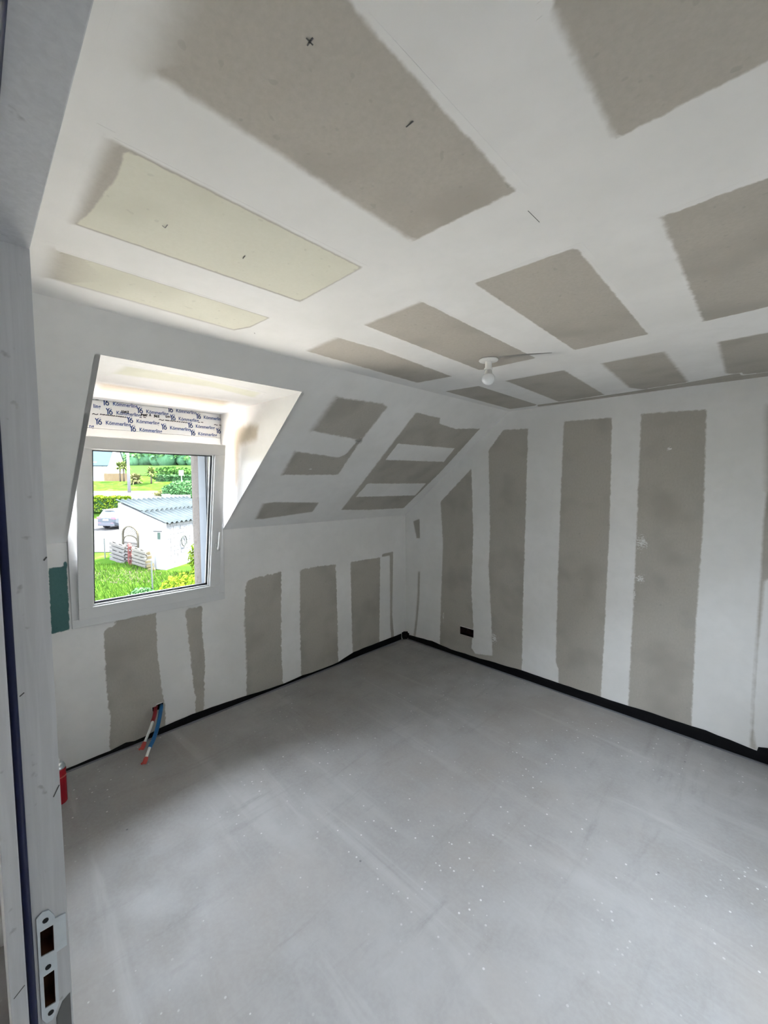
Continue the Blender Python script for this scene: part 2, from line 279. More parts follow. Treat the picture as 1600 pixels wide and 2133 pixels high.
def compound_color(t):
    n1 = t.noise(2.2, 2); n2 = t.noise(14, 2)
    c = t.mix(t.rng(n1, .3, .7), (.805, .80, .78), (.865, .86, .845))
    c = t.mix(t.math('MULTIPLY', t.rng(n2, .35, .75), .25), c, (.74, .74, .72))
    return c
def mat_compound():
    t = NT('joint_compound', .75, .2); t.color(compound_color(t)); return t.m
TINT = [((.425, .40, .355), (.515, .49, .44)),      # grey paper
        ((.70, .69, .58), (.76, .75, .65)),            # yellowish primer
        ((.075, .17, .165), (.10, .21, .205)),         # green board
        ((.48, .43, .35), (.58, .53, .45)),            # beige feathered paper
        ((.72, .72, .60), (.78, .78, .68))]            # pale yellow
def mat_patch(i, over=False):
    t = NT('bare_board_%d' % i, .8, .15)
    sd, soft, rag = t.attr('sd'), t.attr('soft'), t.attr('rag')
    nz = t.math('SUBTRACT', t.noise(28, 3, .65), .5)
    val = t.math('ADD', sd, t.math('MULTIPLY', t.math('MULTIPLY', nz, rag), 4.0))
    f = t.rng(val, t.math('MULTIPLY', soft, -1.0), soft)
    a, b = TINT[i]
    fib = t.noise(90, 2, .7, t.pos((1, 1, .6)))
    pap = t.mix(fib, a, b)
    pap = t.mix(t.rng(t.noise(3.5, 2), .45, .75), pap, tuple(c*.93 for c in a))
    sp = t.rng(t.noise(40, 1), .70, .76)
    pap = t.mix(t.math('MULTIPLY', sp, .35), pap, tuple(c*.75 for c in a))
    if over:            # grey paper with a thin yellowish coat inside its own outline
        v2 = t.math('ADD', t.attr('sd2'), t.math('MULTIPLY', t.math('MULTIPLY', nz, rag), 6.0)); s2 = t.attr('soft2')
        pap = t.mix(t.rng(v2, t.math('MULTIPLY', s2, -1.0), s2), t.mix(fib, *TINT[0]), pap)
    t.color(t.mix(f, compound_color(t), pap))
    return t.m
def mat_smear():
    t = NT('plaster_smear', .8, .15)
    sd = t.attr('sd')
    nz = t.noise(95, 2, .6, t.pos((.55, .55, 1.6)))
    val = t.math('ADD', sd, t.math('MULTIPLY', t.math('SUBTRACT', nz, .52), 3.2))
    f = t.rng(val, .25, .33)
    # where the smear is missing the sheet lets the board through
    tr = t.n.new('ShaderNodeBsdfTransparent'); mx = t.n.new('ShaderNodeMixShader')
    t.color((.78, .78, .76)); t.l.new(f, mx.inputs[0]); t.l.new(tr.outputs[0], mx.inputs[1]); t.l.new(t.b.outputs[0], mx.inputs[2])
    t.l.new(mx.outputs[0], t.out.inputs[0]); return t.m
def mat_floor():
    t = NT('concrete_screed', .55, .35)
    big = t.noise(1.1, 2, .6); mid = t.noise(5, 3, .6); fine = t.noise(60, 2, .6)
    streak = t.noise(2.2, 4, .65, t.pos((.35, 2.6, 1)), .6)
    streak2 = t.noise(3, 4, .65, t.pos((2.8, .5, 1)), .8)
    c = t.mix(t.rng(big, .3, .7), (0.326, 0.316, 0.307), (0.400, 0.391, 0.381))
    c = t.mix(t.math('MULTIPLY', t.rng(mid, .35, .7), .45), c, (0.298, 0.284, 0.270))
    c = t.mix(t.math('MULTIPLY', t.rng(streak, .5, .75), .75), c, (0.465, 0.456, 0.446))
    c = t.mix(t.math('MULTIPLY', t.rng(streak2, .52, .8), .7), c, (0.270, 0.260, 0.251))
    c = t.mix(t.math('MULTIPLY', t.rng(fine, .3, .75), .25), c, (0.446, 0.442, 0.437))
    c = t.mix(t.math('MULTIPLY', t.rng(t.noise(.8, 4, .6), .45, .7), .5), c, (.36, .325, .29))
    # plaster drops, thickest in the middle of the room
    d, col = t.voro(30); d2, col2 = t.voro(13)
    dens = t.rng(t.noise(1.3, 3), .44, .6)
    s1 = t.math('MULTIPLY', t.rng(d, .16, .10), t.rng(col, .55, .6)); s2 = t.math('MULTIPLY', t.rng(d2, .075, .05), t.rng(col2, .5, .55))
    sp = t.math('MULTIPLY', t.math('MAXIMUM', s1, s2), dens)
    c = t.mix(t.math('MULTIPLY', sp, .75), c, (.80, .80, .79))
    d3, col3 = t.voro(7); pit = t.math('MULTIPLY', t.rng(d3, .045, .03), t.rng(col3, .55, .6))
    c = t.mix(t.math('MULTIPLY', pit, .7), c, (.14, .14, .14))
    t.color(c)
    t.put(t.b.inputs['Roughness'], t.rng(mid, .3, .7, .5, .68))
    t.bump(fine, .12, .003)
    return t.m
def mat_stone():
    t = NT('rough_render', .9, 0.0)
    n = t.noise(22, 6, .7); v, vc = t.voro(16)
    c = t.mix(t.rng(n, .3, .7), (.028, .024, .02), (.065, .06, .055)); c = t.mix(t.rng(v, .1, .3), c, (.05, .047, .045))
    t.color(c); t.bump(n, .8, .03); return t.m
def mat_leaf(name, a, b, scale=3):
    t = NT(name, .7, 0.0)
    inf = t.n.new('ShaderNodeNewGeometry').outputs['Random Per Island']
    c = t.mix(inf, a, b); t.color(t.mix(t.math('MULTIPLY', t.noise(scale, 3), .6), c, a)); return t.m
def mat_grass():
    t = NT('lawn_grass', .9, 0.0)
    n = t.noise(1.3, 5, .65); n2 = t.noise(9, 4)
    c = t.mix(t.rng(n, .35, .68), (0.0095, 0.0244, 0.0032), (0.0189, 0.0306, 0.0043)); c = t.mix(t.rng(n2, .4, .8), c, (0.0085, 0.0212, 0.0032))
    c = t.mix(t.rng(t.noise(.55, 4), .58, .7), c, (0.0285, 0.0257, 0.0108)); t.color(c); t.bump(n2, .6, .05); return t.m
def mat_glass(name='window_glass'):
    t = NT(name)
    tr = t.n.new('ShaderNodeBsdfTransparent'); gl = t.n.new('ShaderNodeBsdfGlossy'); gl.inputs['Roughness'].default_value = 0.0
    tr.inputs[0].default_value = (.96, .98, .97, 1)
    fr = t.n.new('ShaderNodeFresnel'); fr.inputs[0].default_value = 1.3
    mx = t.n.new('ShaderNodeMixShader'); t.l.new(fr.outputs[0], mx.inputs[0]); t.l.new(tr.outputs[0], mx.inputs[1]); t.l.new(gl.outputs[0], mx.inputs[2])
    t.l.new(mx.outputs[0], t.out.inputs[0]); return t.m

M = {}
M['compound'] = mat_compound()
for i_ in range(5): M['patch%d' % i_] = mat_patch(i_)
M['patch1o'] = mat_patch(1, True)
M['smear'] = mat_smear(); M['floor'] = mat_floor(); M['stone'] = mat_stone(); M['glass'] = mat_glass()
M['pvc'] = plain('white_pvc', (.74, .745, .74), .35, .4, var=.015)
M['rvl'] = plain('reveal_board', (.062, .070, .080), .6, 0.0, var=.02)
M['gasket'] = plain('black_rubber', (.012, .013, .016), .5, .4)
M['fitting'] = plain('dark_rebate', (.020, .022, .027), .5, .3, var=.4, scale=120)
M['film'] = plain('protective_film', (.70, .71, .71), .3, .5, var=.02)
M['ink'] = plain('blue_ink', (.012, .05, .20), .5, .3, var=.02)
M['marker'] = plain('black_marker', (.015, .015, .02), .6, .2, var=.02)

t_ = NT('grey_primed_wood', .55, .3)
g_ = t_.noise(9, 5, .6, t_.pos((14, 14, .7)), .5)
c_ = t_.mix(t_.rng(g_, .3, .75), (.58, .59, .61), (.65, .66, .68))
c_ = t_.mix(t_.math('MULTIPLY', t_.rng(t_.noise(30, 3), .66, .74), .5), c_, (.20, .20, .21)); t_.color(c_); M['primer'] = t_.m
M['seal'] = plain('blue_seal', (.004, .009, .055), .45, .4, var=.1)
M['steel'] = plain('zinc_steel', (.62, .66, .68), .38, .5, metal=.7, var=.1, scale=60)
M['zinc'] = plain('zinc_plate', (.70, .76, .80), .42, .5, metal=.15, var=.12, scale=70)
M['dark'] = plain('dark_hole', (.02, .012, .008), .8, .1)
M['wood_in'] = plain('mortise_wood', (.11, .045, .02), .7, .2, var=.4, scale=50)
M['foam'] = plain('black_foam', (.004, .004, .005), .7, .15, var=.3, bump=.2)
M['filmgrey'] = plain('grey_pe_film', (.20, .205, .22), .35, .4)
M['white_plastic'] = plain('white_plastic', (.80, .80, .78), .35, .5, var=.01)
M['pencil'] = plain('pencil', (.10, .10, .10), .6, .2)
M['ground_grass'] = mat_grass()

# ------------------------------------------------------------------ room shell
def P_ceil(u, v, d=0): return (u, v, H - d)
def P_dceil(u, v, d=0): return (u, v, DZ - d)
def P_left(u, v, d=0): return (d, u, v)
def P_back(u, v, d=0): return (u, -d, v)
def P_cheek(u, v, d=0): return (u, DY1 - d, v)
def P_slope(u, v, d=0): return (v*math.cos(TH) + d*math.sin(TH), u, HK + v*math.sin(TH) - d*math.cos(TH))
PL = dict(ceiling=P_ceil, dceil=P_dceil, left=P_left, back=P_back, cheek=P_cheek, slope=P_slope)
LS = math.hypot(XS, H - HK); TD = (DZ - HK)/math.sin(TH)

floor = sheet('floor', [[(-.02, YD-.12), (XR+.05, YD-.12), (XR+.05, .02), (-.02, .02)]], lambda u, v: (u, v, 0), M['floor'], thick=.12, outward=(0, 0, -1))
tag(floor, 'bare grey concrete floor with white plaster drops', 'floor', kind='structure')
ceiling = sheet('ceiling', [[(XS, YD-.02), (XR+.05, YD-.02), (XR+.05, .0), (XS, .0)]], P_ceil, M['compound'], thick=.03, outward=(0, 0, 1))
tag(ceiling, 'flat plasterboard ceiling with white jointed seams and grey panels', 'ceiling', kind='structure')
PIPE_HOLE = [(-2.535, .168), (-2.535, .208), (-2.462, .212), (-2.462, .172)]
wall_left = sheet('wall_left', [[(YD-.02, 0), (0, 0), (0, HK), (DY1, HK), (DY1, WZ0), (DY0, WZ0), (DY0, HK), (YD-.02, HK)], PIPE_HOLE], P_left, M['compound'], thick=.03, outward=(-1, 0, 0))
tag(wall_left, 'low knee wall with grey and white stripes under the dormer window', 'wall', kind='structure')
BOX_HOLE = [(.721, .229), (.873, .229), (.873, .306), (.721, .306)]
wall_back = sheet('wall_back', [[(0, 0), (XR+.03, 0), (XR+.03, H), (XS, H), (0, HK)], BOX_HOLE], P_back, M['compound'], thick=.03, outward=(0, 1, 0))
tag(wall_back, 'gable wall with tall alternating grey board and white plaster stripes', 'wall', kind='structure')
slope = sheet('sloped_ceiling', [[(YD-.02, 0), (DY0-.0006, 0), (DY0-.0006, TD+.0006), (DY1+.0006, TD+.0006), (DY1+.0006, 0), (0, 0), (0, LS), (YD-.02, LS)]], P_slope, M['compound'], thick=.02,
              outward=(-math.sin(TH), 0, math.cos(TH)))
tag(slope, 'sloped plasterboard ceiling cut open by the dormer', 'ceiling', kind='structure')
XT = TD*math.cos(TH)
dormer = empty('dormer_lining', (0, DY0, HK), label='white plastered cheeks and ceiling lining the dormer recess', cat='dormer', kind='structure')
def dl(name, loops, fn, out, th=.02):
    o = sheet(name, loops, lambda u, v: tuple(Vector(fn(u, v)) - Vector((0, DY0, HK))), M['compound'], dormer, th, out); return o
dl('cheek', [[(-.05, HK), (0, HK), (XT, DZ), (-.05, DZ)]], lambda u, v: (u, DY1, v), (0, 1, 0))
dl('cheek', [[(-.05, HK), (0, HK), (XT, DZ), (-.05, DZ)]], lambda u, v: (u, DY0, v), (0, -1, 0))
dceil = dl('dormer_ceiling', [[(-.05, DY0), (XT, DY0), (XT, DY1), (-.05, DY1)]], P_dceil, (0, 0, 1))
# door wall, right wall with its tall window opening, landing behind the camera
DX0, DX1, DH = 2.235, 3.07, 2.017
wall_front = sheet('wall_front', [[(0, 0), (DX0-.03, 0), (DX0-.03, DH+.03), (DX1+.03, DH+.03), (DX1+.03, 0), (XR+.03, 0), (XR+.03, H), (XS, H), (0, HK)]],
                   lambda u, v: (u, YD-.006, v), M['compound'], thick=.06, outward=(0, -1, 0))
tag(wall_front, 'white partition wall around the doorway', 'wall', kind='structure')
RY0, RY1, RZ = -2.5, -1.0, 2.12
wall_right = sheet('wall_right', [[(YD, 0), (0, 0), (0, H), (YD, H)], [(RY0, .02), (RY1, .02), (RY1, RZ), (RY0, RZ)]], lambda u, v: (XR, u, v), M['compound'], thick=.06, outward=(1, 0, 0))
tag(wall_right, 'white side wall with a tall glazed opening', 'wall', kind='structure')
mb = MB()
mb.b2((1.0, -5.6, -.12), (4.4, YD-.12, 0)); mb.b2((1.0, -5.6, 2.32), (2.575, YD-.06, 2.4)); mb.b2((2.825, -5.6, 2.32), (4.4, YD-.06, 2.4)); mb.b2((2.575, -5.6, 2.32), (2.825, -5.40, 2.4)); mb.b2((2.575, -5.10, 2.32), (2.825, YD-.06, 2.4))  # gap in the landing ceiling is added, unseen, to let fill light in
mb.b2((.95, -5.6, -.12), (1.0, YD-.06, 2.4)); mb.b2((4.4, -5.6, -.12), (4.45, YD-.06, 2.4)); mb.b2((.95, -5.65, -.12), (4.45, -5.6, 2.4))
tag(mb.build('wall_landing', M['compound']), 'white walls of the landing behind the doorway', 'wall', kind='structure')
w2 = empty('window_2', (XR+.03, (RY0+RY1)/2, 0), label='tall white framed window opening in the side wall', cat='window', kind='structure')
mb = MB(); hw = (RY1-RY0)/2
for y in (-hw+.03, 0, hw-.03): mb.box((0, y, RZ/2), (.06, .06, RZ))
mb.box((0, 0, .05), (.06, 2*hw, .06)); mb.box((0, 0, RZ-.03), (.06, 2*hw, .06)); mb.build('frame', M['pvc'], w2)
MB().box((0, 0, RZ/2), (.012, 2*hw-.1, RZ-.1)).build('pane', M['glass'], w2)

# ---- bare board patches left between the joint compound
def seg_dist(px, py, a, b):
    ax, ay = a; bx, by = b; dx, dy = bx-ax, by-ay; L2 = dx*dx+dy*dy or 1e-12
    t = max(0, min(1, ((px-ax)*dx+(py-ay)*dy)/L2)); return math.hypot(px-ax-t*dx, py-ay-t*dy)
def inside(px, py, poly):
    r = False; n = len(poly)
    for i in range(n):
        (x1, y1), (x2, y2) = poly[i], poly[(i+1) % n]
        if (y1 > py) != (y2 > py) and px < (x2-x1)*(py-y1)/(y2-y1)+x1: r = not r
    return r
def patch(plane, poly, parent, off, soft=.006, rag=.004, tint=0, se=None, holes=(), lift=1, inner=None, isoft=.003, ise=None):
    se = se or {}; fn = PL[plane]; n = len(poly)
    xs = [p[0] for p in poly]; ys = [p[1] for p in poly]
    mmax = max([soft]+list(se.values())) + rag*1.6
    area = (max(xs)-min(xs))*(max(ys)-min(ys))
    h = .014 if area > .15 else .009 if area > .02 else .006
    nx = int((max(xs)-min(xs)+2*mmax)/h)+2; ny = int((max(ys)-min(ys)+2*mmax)/h)+2
    x0, y0 = min(xs)-mmax, min(ys)-mmax
    SD = {}
    for i in range(nx):
        for j in range(ny):
            x, y = x0+i*h, y0+j*h
            bd, sf = 9, soft
            for k in range(n):
                d = seg_dist(x, y, poly[k], poly[(k+1) % n])
                if d < bd: bd, sf = d, se.get(k, soft)
            s = bd if inside(x, y, poly) else -bd
            for hl in holes:
                hd = min(seg_dist(x, y, hl[k], hl[(k+1) % len(hl)]) for k in range(len(hl)))
                hs = -hd if inside(x, y, hl) else hd
                if hs < s: s, sf = hs, soft
            s2, f2 = 0, isoft
            if inner:
                s2 = 9
                for k in range(len(inner)):
                    d = seg_dist(x, y, inner[k], inner[(k+1) % len(inner)])
                    if d < s2: s2, f2 = d, (ise or {}).get(k, isoft)
                if not inside(x, y, inner): s2 = -s2
            SD[i, j] = (s, sf, s2, f2)
    idx, vs, fs, at = {}, [], [], []
    o3 = Vector(off)
    cmin = .003
    def lim(x, y):
        # stay on the room's surfaces
        if plane == 'ceiling': return max(XS+cmin, min(XR, x)), max(YD, min(-cmin, y))
        if plane == 'back':
            if x < XS: y = min(y, HK + (H-HK)*x/XS - .004)
            return max(cmin, x), max(cmin, min(H-cmin, y))
        if plane == 'left': return max(YD, min(-cmin, x)), max(cmin, min(HK-cmin, y))
        if plane == 'slope': return max(YD, min(-cmin, x)), max(cmin, min(LS-cmin, y))
        return x, y
    cut = {'left': [BP for BP in (PIPE_HOLE,)], 'back': [BOX_HOLE]}.get(plane, [])
    def vid(i, j):
        if (i, j) not in idx:
            idx[i, j] = len(vs); x, y = lim(x0+i*h, y0+j*h)
            if plane == 'left' and DY0-.002 < x < DY1 and y > WZ0-.001: y = WZ0-.001
            vs.append(tuple(Vector(fn(x, y, .00025*lift)) - o3)); at.append(SD[i, j])
        return idx[i, j]
    for i in range(nx-1):
        for j in range(ny-1):
            q = [(i, j), (i+1, j), (i+1, j+1), (i, j+1)]
            if max(SD[c][0]+SD[c][1]+rag*1.5 for c in q) <= 0: continue
            cx, cy = x0+(i+.5)*h, y0+(j+.5)*h
            lx, ly = lim(cx, cy)
            if abs(lx-cx)+abs(ly-cy) > h*.5: continue
            if any(inside(cx, cy, c) for c in cut): continue
            fs.append([vid(*c) for c in q])
    ne = {}
    for f in fs:
        for a, b in zip(f, f[1:]+f[:1]):
            k = (min(a, b), max(a, b)); ne[k] = ne.get(k, 0)+1
    dn = Vector(fn(0, 0, 0)) - Vector(fn(0, 0, .00025*lift)); low = {}
    for (a, b), c in ne.items():
        if c == 1:
            for k in (a, b):
                if k not in low: low[k] = len(vs); vs.append(tuple(Vector(vs[k]) + dn)); at.append(at[k])
            fs.append([a, b, low[b], low[a]])
    me = bpy.data.meshes.new('plasterboard_panel'); me.from_pydata(vs, [], fs)
    for nm, get in (('sd', lambda a: a[0]), ('soft', lambda a: a[1]), ('rag', lambda a: rag), ('sd2', lambda a: a[2]), ('soft2', lambda a: a[3])):
        if nm.endswith('2') and not inner: continue
        A = me.attributes.new(nm, 'FLOAT', 'POINT'); A.data.foreach_set('value', [get(a) for a in at])
    me.materials.append(M['patch1o'] if inner else M['patch%d' % tint])
    nm = {2: 'green_board_panel', 1: 'primed_panel', 4: 'primed_panel'}.get(tint, 'plasterboard_panel')
    o = bpy.data.objects.new(nm, me); COL.objects.link(o); o.parent = parent
    return o
PARENT = dict(ceiling=(ceiling, (0, 0, 0)), slope=(slope, (0, 0, 0)), left=(wall_left, (0, 0, 0)), back=(wall_back, (0, 0, 0)),
              dceil=(dormer, (0, DY0, HK)), cheek=(dormer, (0, DY0, HK)))
for plane, poly, kw in PATCHES:
    o = patch(plane, poly, *PARENT[plane], **kw)
    if kw.get('tint') == 2: o['label'] = 'teal moisture resistant board'
    if kw.get('tint') in (1, 4): o['label'] = 'panel with a thin yellowish coat'
# thin trowel smears of compound
random.seed(3)
for plane, c, ra, rb in SMEARS:
    fn = PL[plane]; par, off = PARENT[plane]; n = 14; vs = []; at = []; fs = []
    for i in range(n+1):
        for j in range(n+1):
            u, v = -1+2*i/n, -1+2*j/n
            vs.append(tuple(Vector(fn(c[0]+u*ra*1.3, max(.004, c[1]+v*rb*1.3), .0011))-Vector(off))); at.append(.75-1.1*math.hypot(u, v))
    for i in range(n):
        for j in range(n):
            a = i*(n+1)+j; fs.append((a, a+1, a+n+2, a+n+1))
    me = bpy.data.meshes.new('plaster_smear'); me.from_pydata(vs, [], fs)
    A = me.attributes.new('sd', 'FLOAT', 'POINT'); A.data.foreach_set('value', at); me.materials.append(M['smear'])
    o = bpy.data.objects.new('plaster_smear', me); COL.objects.link(o); o.parent = par
# pencil marks on the ceiling boards
def mark(a, b, w=.0016):
    d = Vector((b[0]-a[0], b[1]-a[1])); nrm = Vector((-d.y, d.x)).normalized()*w/2
    q = [(a[0]+nrm.x, a[1]+nrm.y), (a[0]-nrm.x, a[1]-nrm.y), (b[0]-nrm.x, b[1]-nrm.y), (b[0]+nrm.x, b[1]+nrm.y)]
    return q
mb = MB()
for a, b in ((MARK_X[0], MARK_X[1]), (MARK_X[2], MARK_X[3])): mb.prism(mark(a, b, .0019), lambda u, v, d: (u, v, H-.0012-d), .0004)
mb.build('pencil_cross', M['pencil'], ceiling)
MB().prism(mark(*MARK_SLASH, .0022), lambda u, v, d: (u, v, H-.0012-d), .0004).build('pencil_stroke', M['pencil'], ceiling)
for a, b, w in ((0, 1, .0022), (1, 2, .0018), (3, 4, .0018), (5, 6, .0012), (7, 8, .002)):
    MB().prism(mark(MARK_TICKS[a], MARK_TICKS[b], w), lambda u, v, d: (u, v, H-.002-d), .0004).build('pencil_stroke', M['pencil'], ceiling)

MB().prism(CHASE, lambda u, v, d: (u, v, H-.0009-d), .0004).build('cable_groove', plain('groove_grey', (.36, .35, .325), .8, .1), ceiling)

# ------------------------------------------------------------------ dormer window (tilted open)
win = empty('window_1', (0, (DY0+DY1)/2, WZ0), label='white tilt window standing ajar in the dormer', cat='window', kind='structure')
wo = Vector((0, (DY0+DY1)/2, WZ0))
FY0, FY1, FZ0, FZ1 = DY0+.002, DY1-.004, WZ0, 2.03
def wbox(mb, a, b): return mb.b2(tuple(Vector(a)-wo), tuple(Vector(b)-wo))
mb = MB(); fw = .052
wbox(mb, (-.06, FY0, FZ0), (.016, FY1, FZ0+fw)); wbox(mb, (-.06, FY0, FZ1-fw), (.016, FY1, FZ1))
wbox(mb, (-.06, FY0, FZ0+fw), (.016, FY0+fw, FZ1-fw)); wbox(mb, (-.06, FY1-fw, FZ0+fw), (.016, FY1, FZ1-fw))
# rebate lip toward the outside
wbox(mb, (-.075, FY0, FZ0), (-.06, FY1, FZ0+fw+.018)); wbox(mb, (-.075, FY0, FZ1-fw-.018), (-.06, FY1, FZ1))
wbox(mb, (-.075, FY0, FZ0+fw+.018), (-.06, FY0+fw+.018, FZ1-fw-.018)); wbox(mb, (-.075, FY1-fw-.018, FZ0+fw+.018), (-.06, FY1, FZ1-fw-.018))
mb.build('frame', M['pvc'], win, bevel=.003)
mb = MB(); g = .052
for a, b in (((-.055, FY0+g, FZ0+g), (.012, FY0+g+.003, FZ1-g)), ((-.0595, FY1-g-.004, FZ0+g), (.012, FY1-g, FZ1-g)), ((-.055, FY0+g, FZ1-g-.003), (.012, FY1-g, FZ1-g)), ((-.075, FY1-g-.024, FZ0+g+.02), (-.0605, FY1-g-.018, FZ1-g-.02))): wbox(mb, a, b)
mb.build('frame_gasket', M['fitting'], win)
# sash, tilted about its bottom edge
SA = math.radians(9.4); SY0, SY1, SL = -2.912, -2.077, 1.082
sash = bpy.data.objects.new('sash', None)
mb = MB(); sw = .071
def ring(mb, y0, y1, z0, z1, w, x0, x1):
    mb.b2((x0, y0, z0), (x1, y1, z0+w)); mb.b2((x0, y0, z1-w), (x1, y1, z1)); mb.b2((x0, y0, z0+w), (x1, y0+w, z1-w)); mb.b2((x0, y1-w, z0+w), (x1, y1, z1-w)); return mb
ym = (SY0+SY1)/2; hwS = (SY1-SY0)/2
ring(mb, -hwS, hwS, 0, SL, sw, 0, .022)
ring(mb, -hwS+.02, hwS-.02, .02, SL-.02, sw-.02, -.045, 0)
sash = mb.build('sash', M['pvc'], win, bevel=.0025)
sash.location = (.017, ym-wo.y, .899-wo.z); sash.rotation_euler = (0, SA, 0)
gi = hwS-sw
ring(MB(), -gi, gi, sw, SL-sw, .007, -.012, .004).build('glazing_bead', M['pvc'], sash, bevel=.001)
ring(MB(), -gi+.007, gi-.007, sw+.007, SL-sw-.007, .0035, -.018, -.009).build('gasket', M['gasket'], sash)
ring(MB(), -gi, gi, sw, SL-sw, .016, -.030, -.0185).build('spacer_bar', M['gasket'], sash)
MB().b2((-.0165, -gi+.001, sw+.001), (-.0145, gi-.001, SL-sw-.001)).build('pane', M['glass'], sash)
# handle turned up
hd = MB(); hz = .355; hy = hwS-.033
hd.box((.026, hy, hz), (.010, .030, .075)); hd.tube([(.03, hy, hz), (.062, hy, hz)], .0085, 10)
hd.build('handle_rose', M['white_plastic'], sash, bevel=.003)
MB().tube([(.055, hy, hz-.004), (.064, hy, hz+.02), (.066, hy, hz+.06), (.064, hy, hz+.125)], [.009, .0105, .010, .008], 10).build('handle', M['white_plastic'], sash, smooth=True)
MB().tube([(.026, FY0+.042-wo.y, .058), (.026, FY0+.042-wo.y, .135)], .0085, 10).build('hinge_cover', M['white_plastic'], win, smooth=True)
# frame extension under printed protective film
ext = MB(); wbox(ext, (-.06, DY0, FZ1+.001), (.018, DY1-.006, DZ-.002)); ext = ext.build('frame_extension', M['pvc'], win, bevel=.002)
film = MB(); wbox(film, (.0183, DY0, FZ1+.008), (.019, DY1-.008, DZ-.004)); film = film.build('printed_film', M['film'], win); film['label'] = 'white film with repeated blue lettering'
FX = .0193
def ribbon(mb, pts, w):
    for a, b in zip(pts, pts[1:]):
        d = Vector((b[0]-a[0], b[1]-a[1]))
        if d.length < 1e-6: continue
        n_ = Vector((-d.y, d.x)).normalized()*w/2; e = d.normalized()*w*.3
        q = [(a[0]-e.x+n_.x, a[1]-e.y+n_.y), (a[0]-e.x-n_.x, a[1]-e.y-n_.y), (b[0]+e.x-n_.x, b[1]+e.y-n_.y), (b[0]+e.x+n_.x, b[1]+e.y+n_.y)]
        mb.prism(q, lambda u, v, dd: (FX+dd-wo.x, u-wo.y, v-wo.z), .0003)
    return mb
def txt_mesh(body, size):
    cu = bpy.data.curves.new('lettering', 'FONT'); cu.body = body; cu.size = size; cu.extrude = .0002; cu.offset = size*.02
    cu.resolution_u = 3
    o = bpy.data.objects.new('tmp', cu); COL.objects.link(o)
    dg = bpy.context.evaluated_depsgraph_get()
    me = bpy.data.meshes.new_from_object(o.evaluated_get(dg)); me.materials.clear(); me.materials.append(M['ink'])
    bpy.data.objects.remove(o); return me
word = txt_mesh('Kömmerling', .0315)
wx = max(v.co.x for v in word.vertices)
def put_word(y, z, me=word, sx=1.0, nm='lettering'):
    o = bpy.data.objects.new(nm, me); COL.objects.link(o); o.parent = win
    o.location = (FX+.0003, y-wo.y, z-wo.z); o.rotation_euler = (math.pi/2, 0, math.pi/2); o.scale = (sx, 1, 1)
def logo(y, z, s):
    mb = MB()
    P = lambda pts: [(y+a*s, z+b*s) for a, b in pts]
    ribbon(mb, P([(-.42, .50), (-.22, .12), (-.22, -.50)]), s*.17); ribbon(mb, P([(-.05, .50), (-.22, .12)]), s*.15)
    arc = [(.22+.22*math.cos(a), -.20+.26*math.sin(a)) for a in [math.radians(t) for t in range(150, 511, 30)]]
    ribbon(mb, P([(.34, .36), (.12, .22), (.03, -.05)] + arc[1:]), s*.16)
    ribbon(mb, P([(-.02, .55), (.12, .60)]), s*.07); ribbon(mb, P([(.22, .62), (.34, .64)]), s*.07)
    mb.build('logo', M['ink'], win)
for y, z, full in WORDS:
    logo(y, z, .034)
    if full: put_word(y+.036, z-.013, sx=TEXT_W/wx)
put_word(*RIM[0], me=txt_mesh('ling', .0315), sx=TEXT_W/wx); put_word(*RIM[1], me=txt_mesh('ng', .0315), sx=TEXT_W/wx)
pen = MB()
for pts in PEN: ribbon(pen, pts, .0042)
pen.build('handwriting', M['marker'], win)
sq = MB()
for pts in SQUIG: ribbon(sq, pts, .0042)
sq.build('small_print', M['marker'], win)

# masonry around the window, outside
mo = MB()
mo.b2((-.36, -4.0, -3.0), (-.08, DY0+.055, 2.9)); mo.b2((-.36, DY1-.080, -3.0), (-.08, .6, 2.9))
mo.b2((-.36, DY0+.055, -3.0), (-.08, DY1-.080, WZ0-.01)); mo.b2((-.36, DY0+.055, 2.02), (-.08, DY1-.080, 2.9))
rvl = MB(); wbox(rvl, (-.206, DY1-.086, WZ0-.005), (-.076, DY1-.0802, 2.019)); wbox(rvl, (-.206, DY0+.0552, WZ0-.005), (-.076, DY0+.061, 2.019)); rvl.build('reveal_lining', M['rvl'], win)
o = mo.build('wall_outer', M['stone']); tag(o, 'rough rendered masonry outside the dormer window', 'wall', kind='structure')

# ------------------------------------------------------------------ door frame
dr = empty('door_1', (DX0, YD, 0), label='grey primed wooden door frame with blue seal', cat='door frame', kind='structure')
def db(mb, a, b): return mb.b2(tuple(Vector(a)-Vector((DX0, YD, 0))), tuple(Vector(b)-Vector((DX0, YD, 0))))
JB = -3.3265
hA, hB = PLATE_HOLE_A, PLATE_HOLE_B
dj = Vector((DX0, YD, 0))
jl = [[(YD, 0), (YD, DH+.03), (JB, DH+.03), (JB, 0)], hA, hB]
jam = sheet('jamb', jl, lambda u, v: tuple(Vector((DX0, u, v))-dj), M['primer'], dr, .03, (-1, 0, 0))
db(MB(), (DX1, JB, 0), (DX1+.03, YD, DH+.03)).build('jamb', M['primer'], dr, bevel=.002)
db(MB(), (DX0, JB, DH), (DX1, YD, DH+.03)).build('head', M['primer'], dr, bevel=.001)
st = MB(); db(st, (DX0, JB, 0), (DX0+.012, -3.3085, DH)); db(st, (DX1-.012, JB, 0), (DX1, -3.3085, DH)); db(st, (DX0, JB, DH-.012), (DX1, -3.3085, DH)); st.build('stop', M['primer'], dr, bevel=.0015)
sl = MB()
sl.tube([tuple(Vector((DX0+.0035, -3.3035, 0))-dj), tuple(Vector((DX0+.0035, -3.3035, DH-.004))-dj)], .0048, 10)
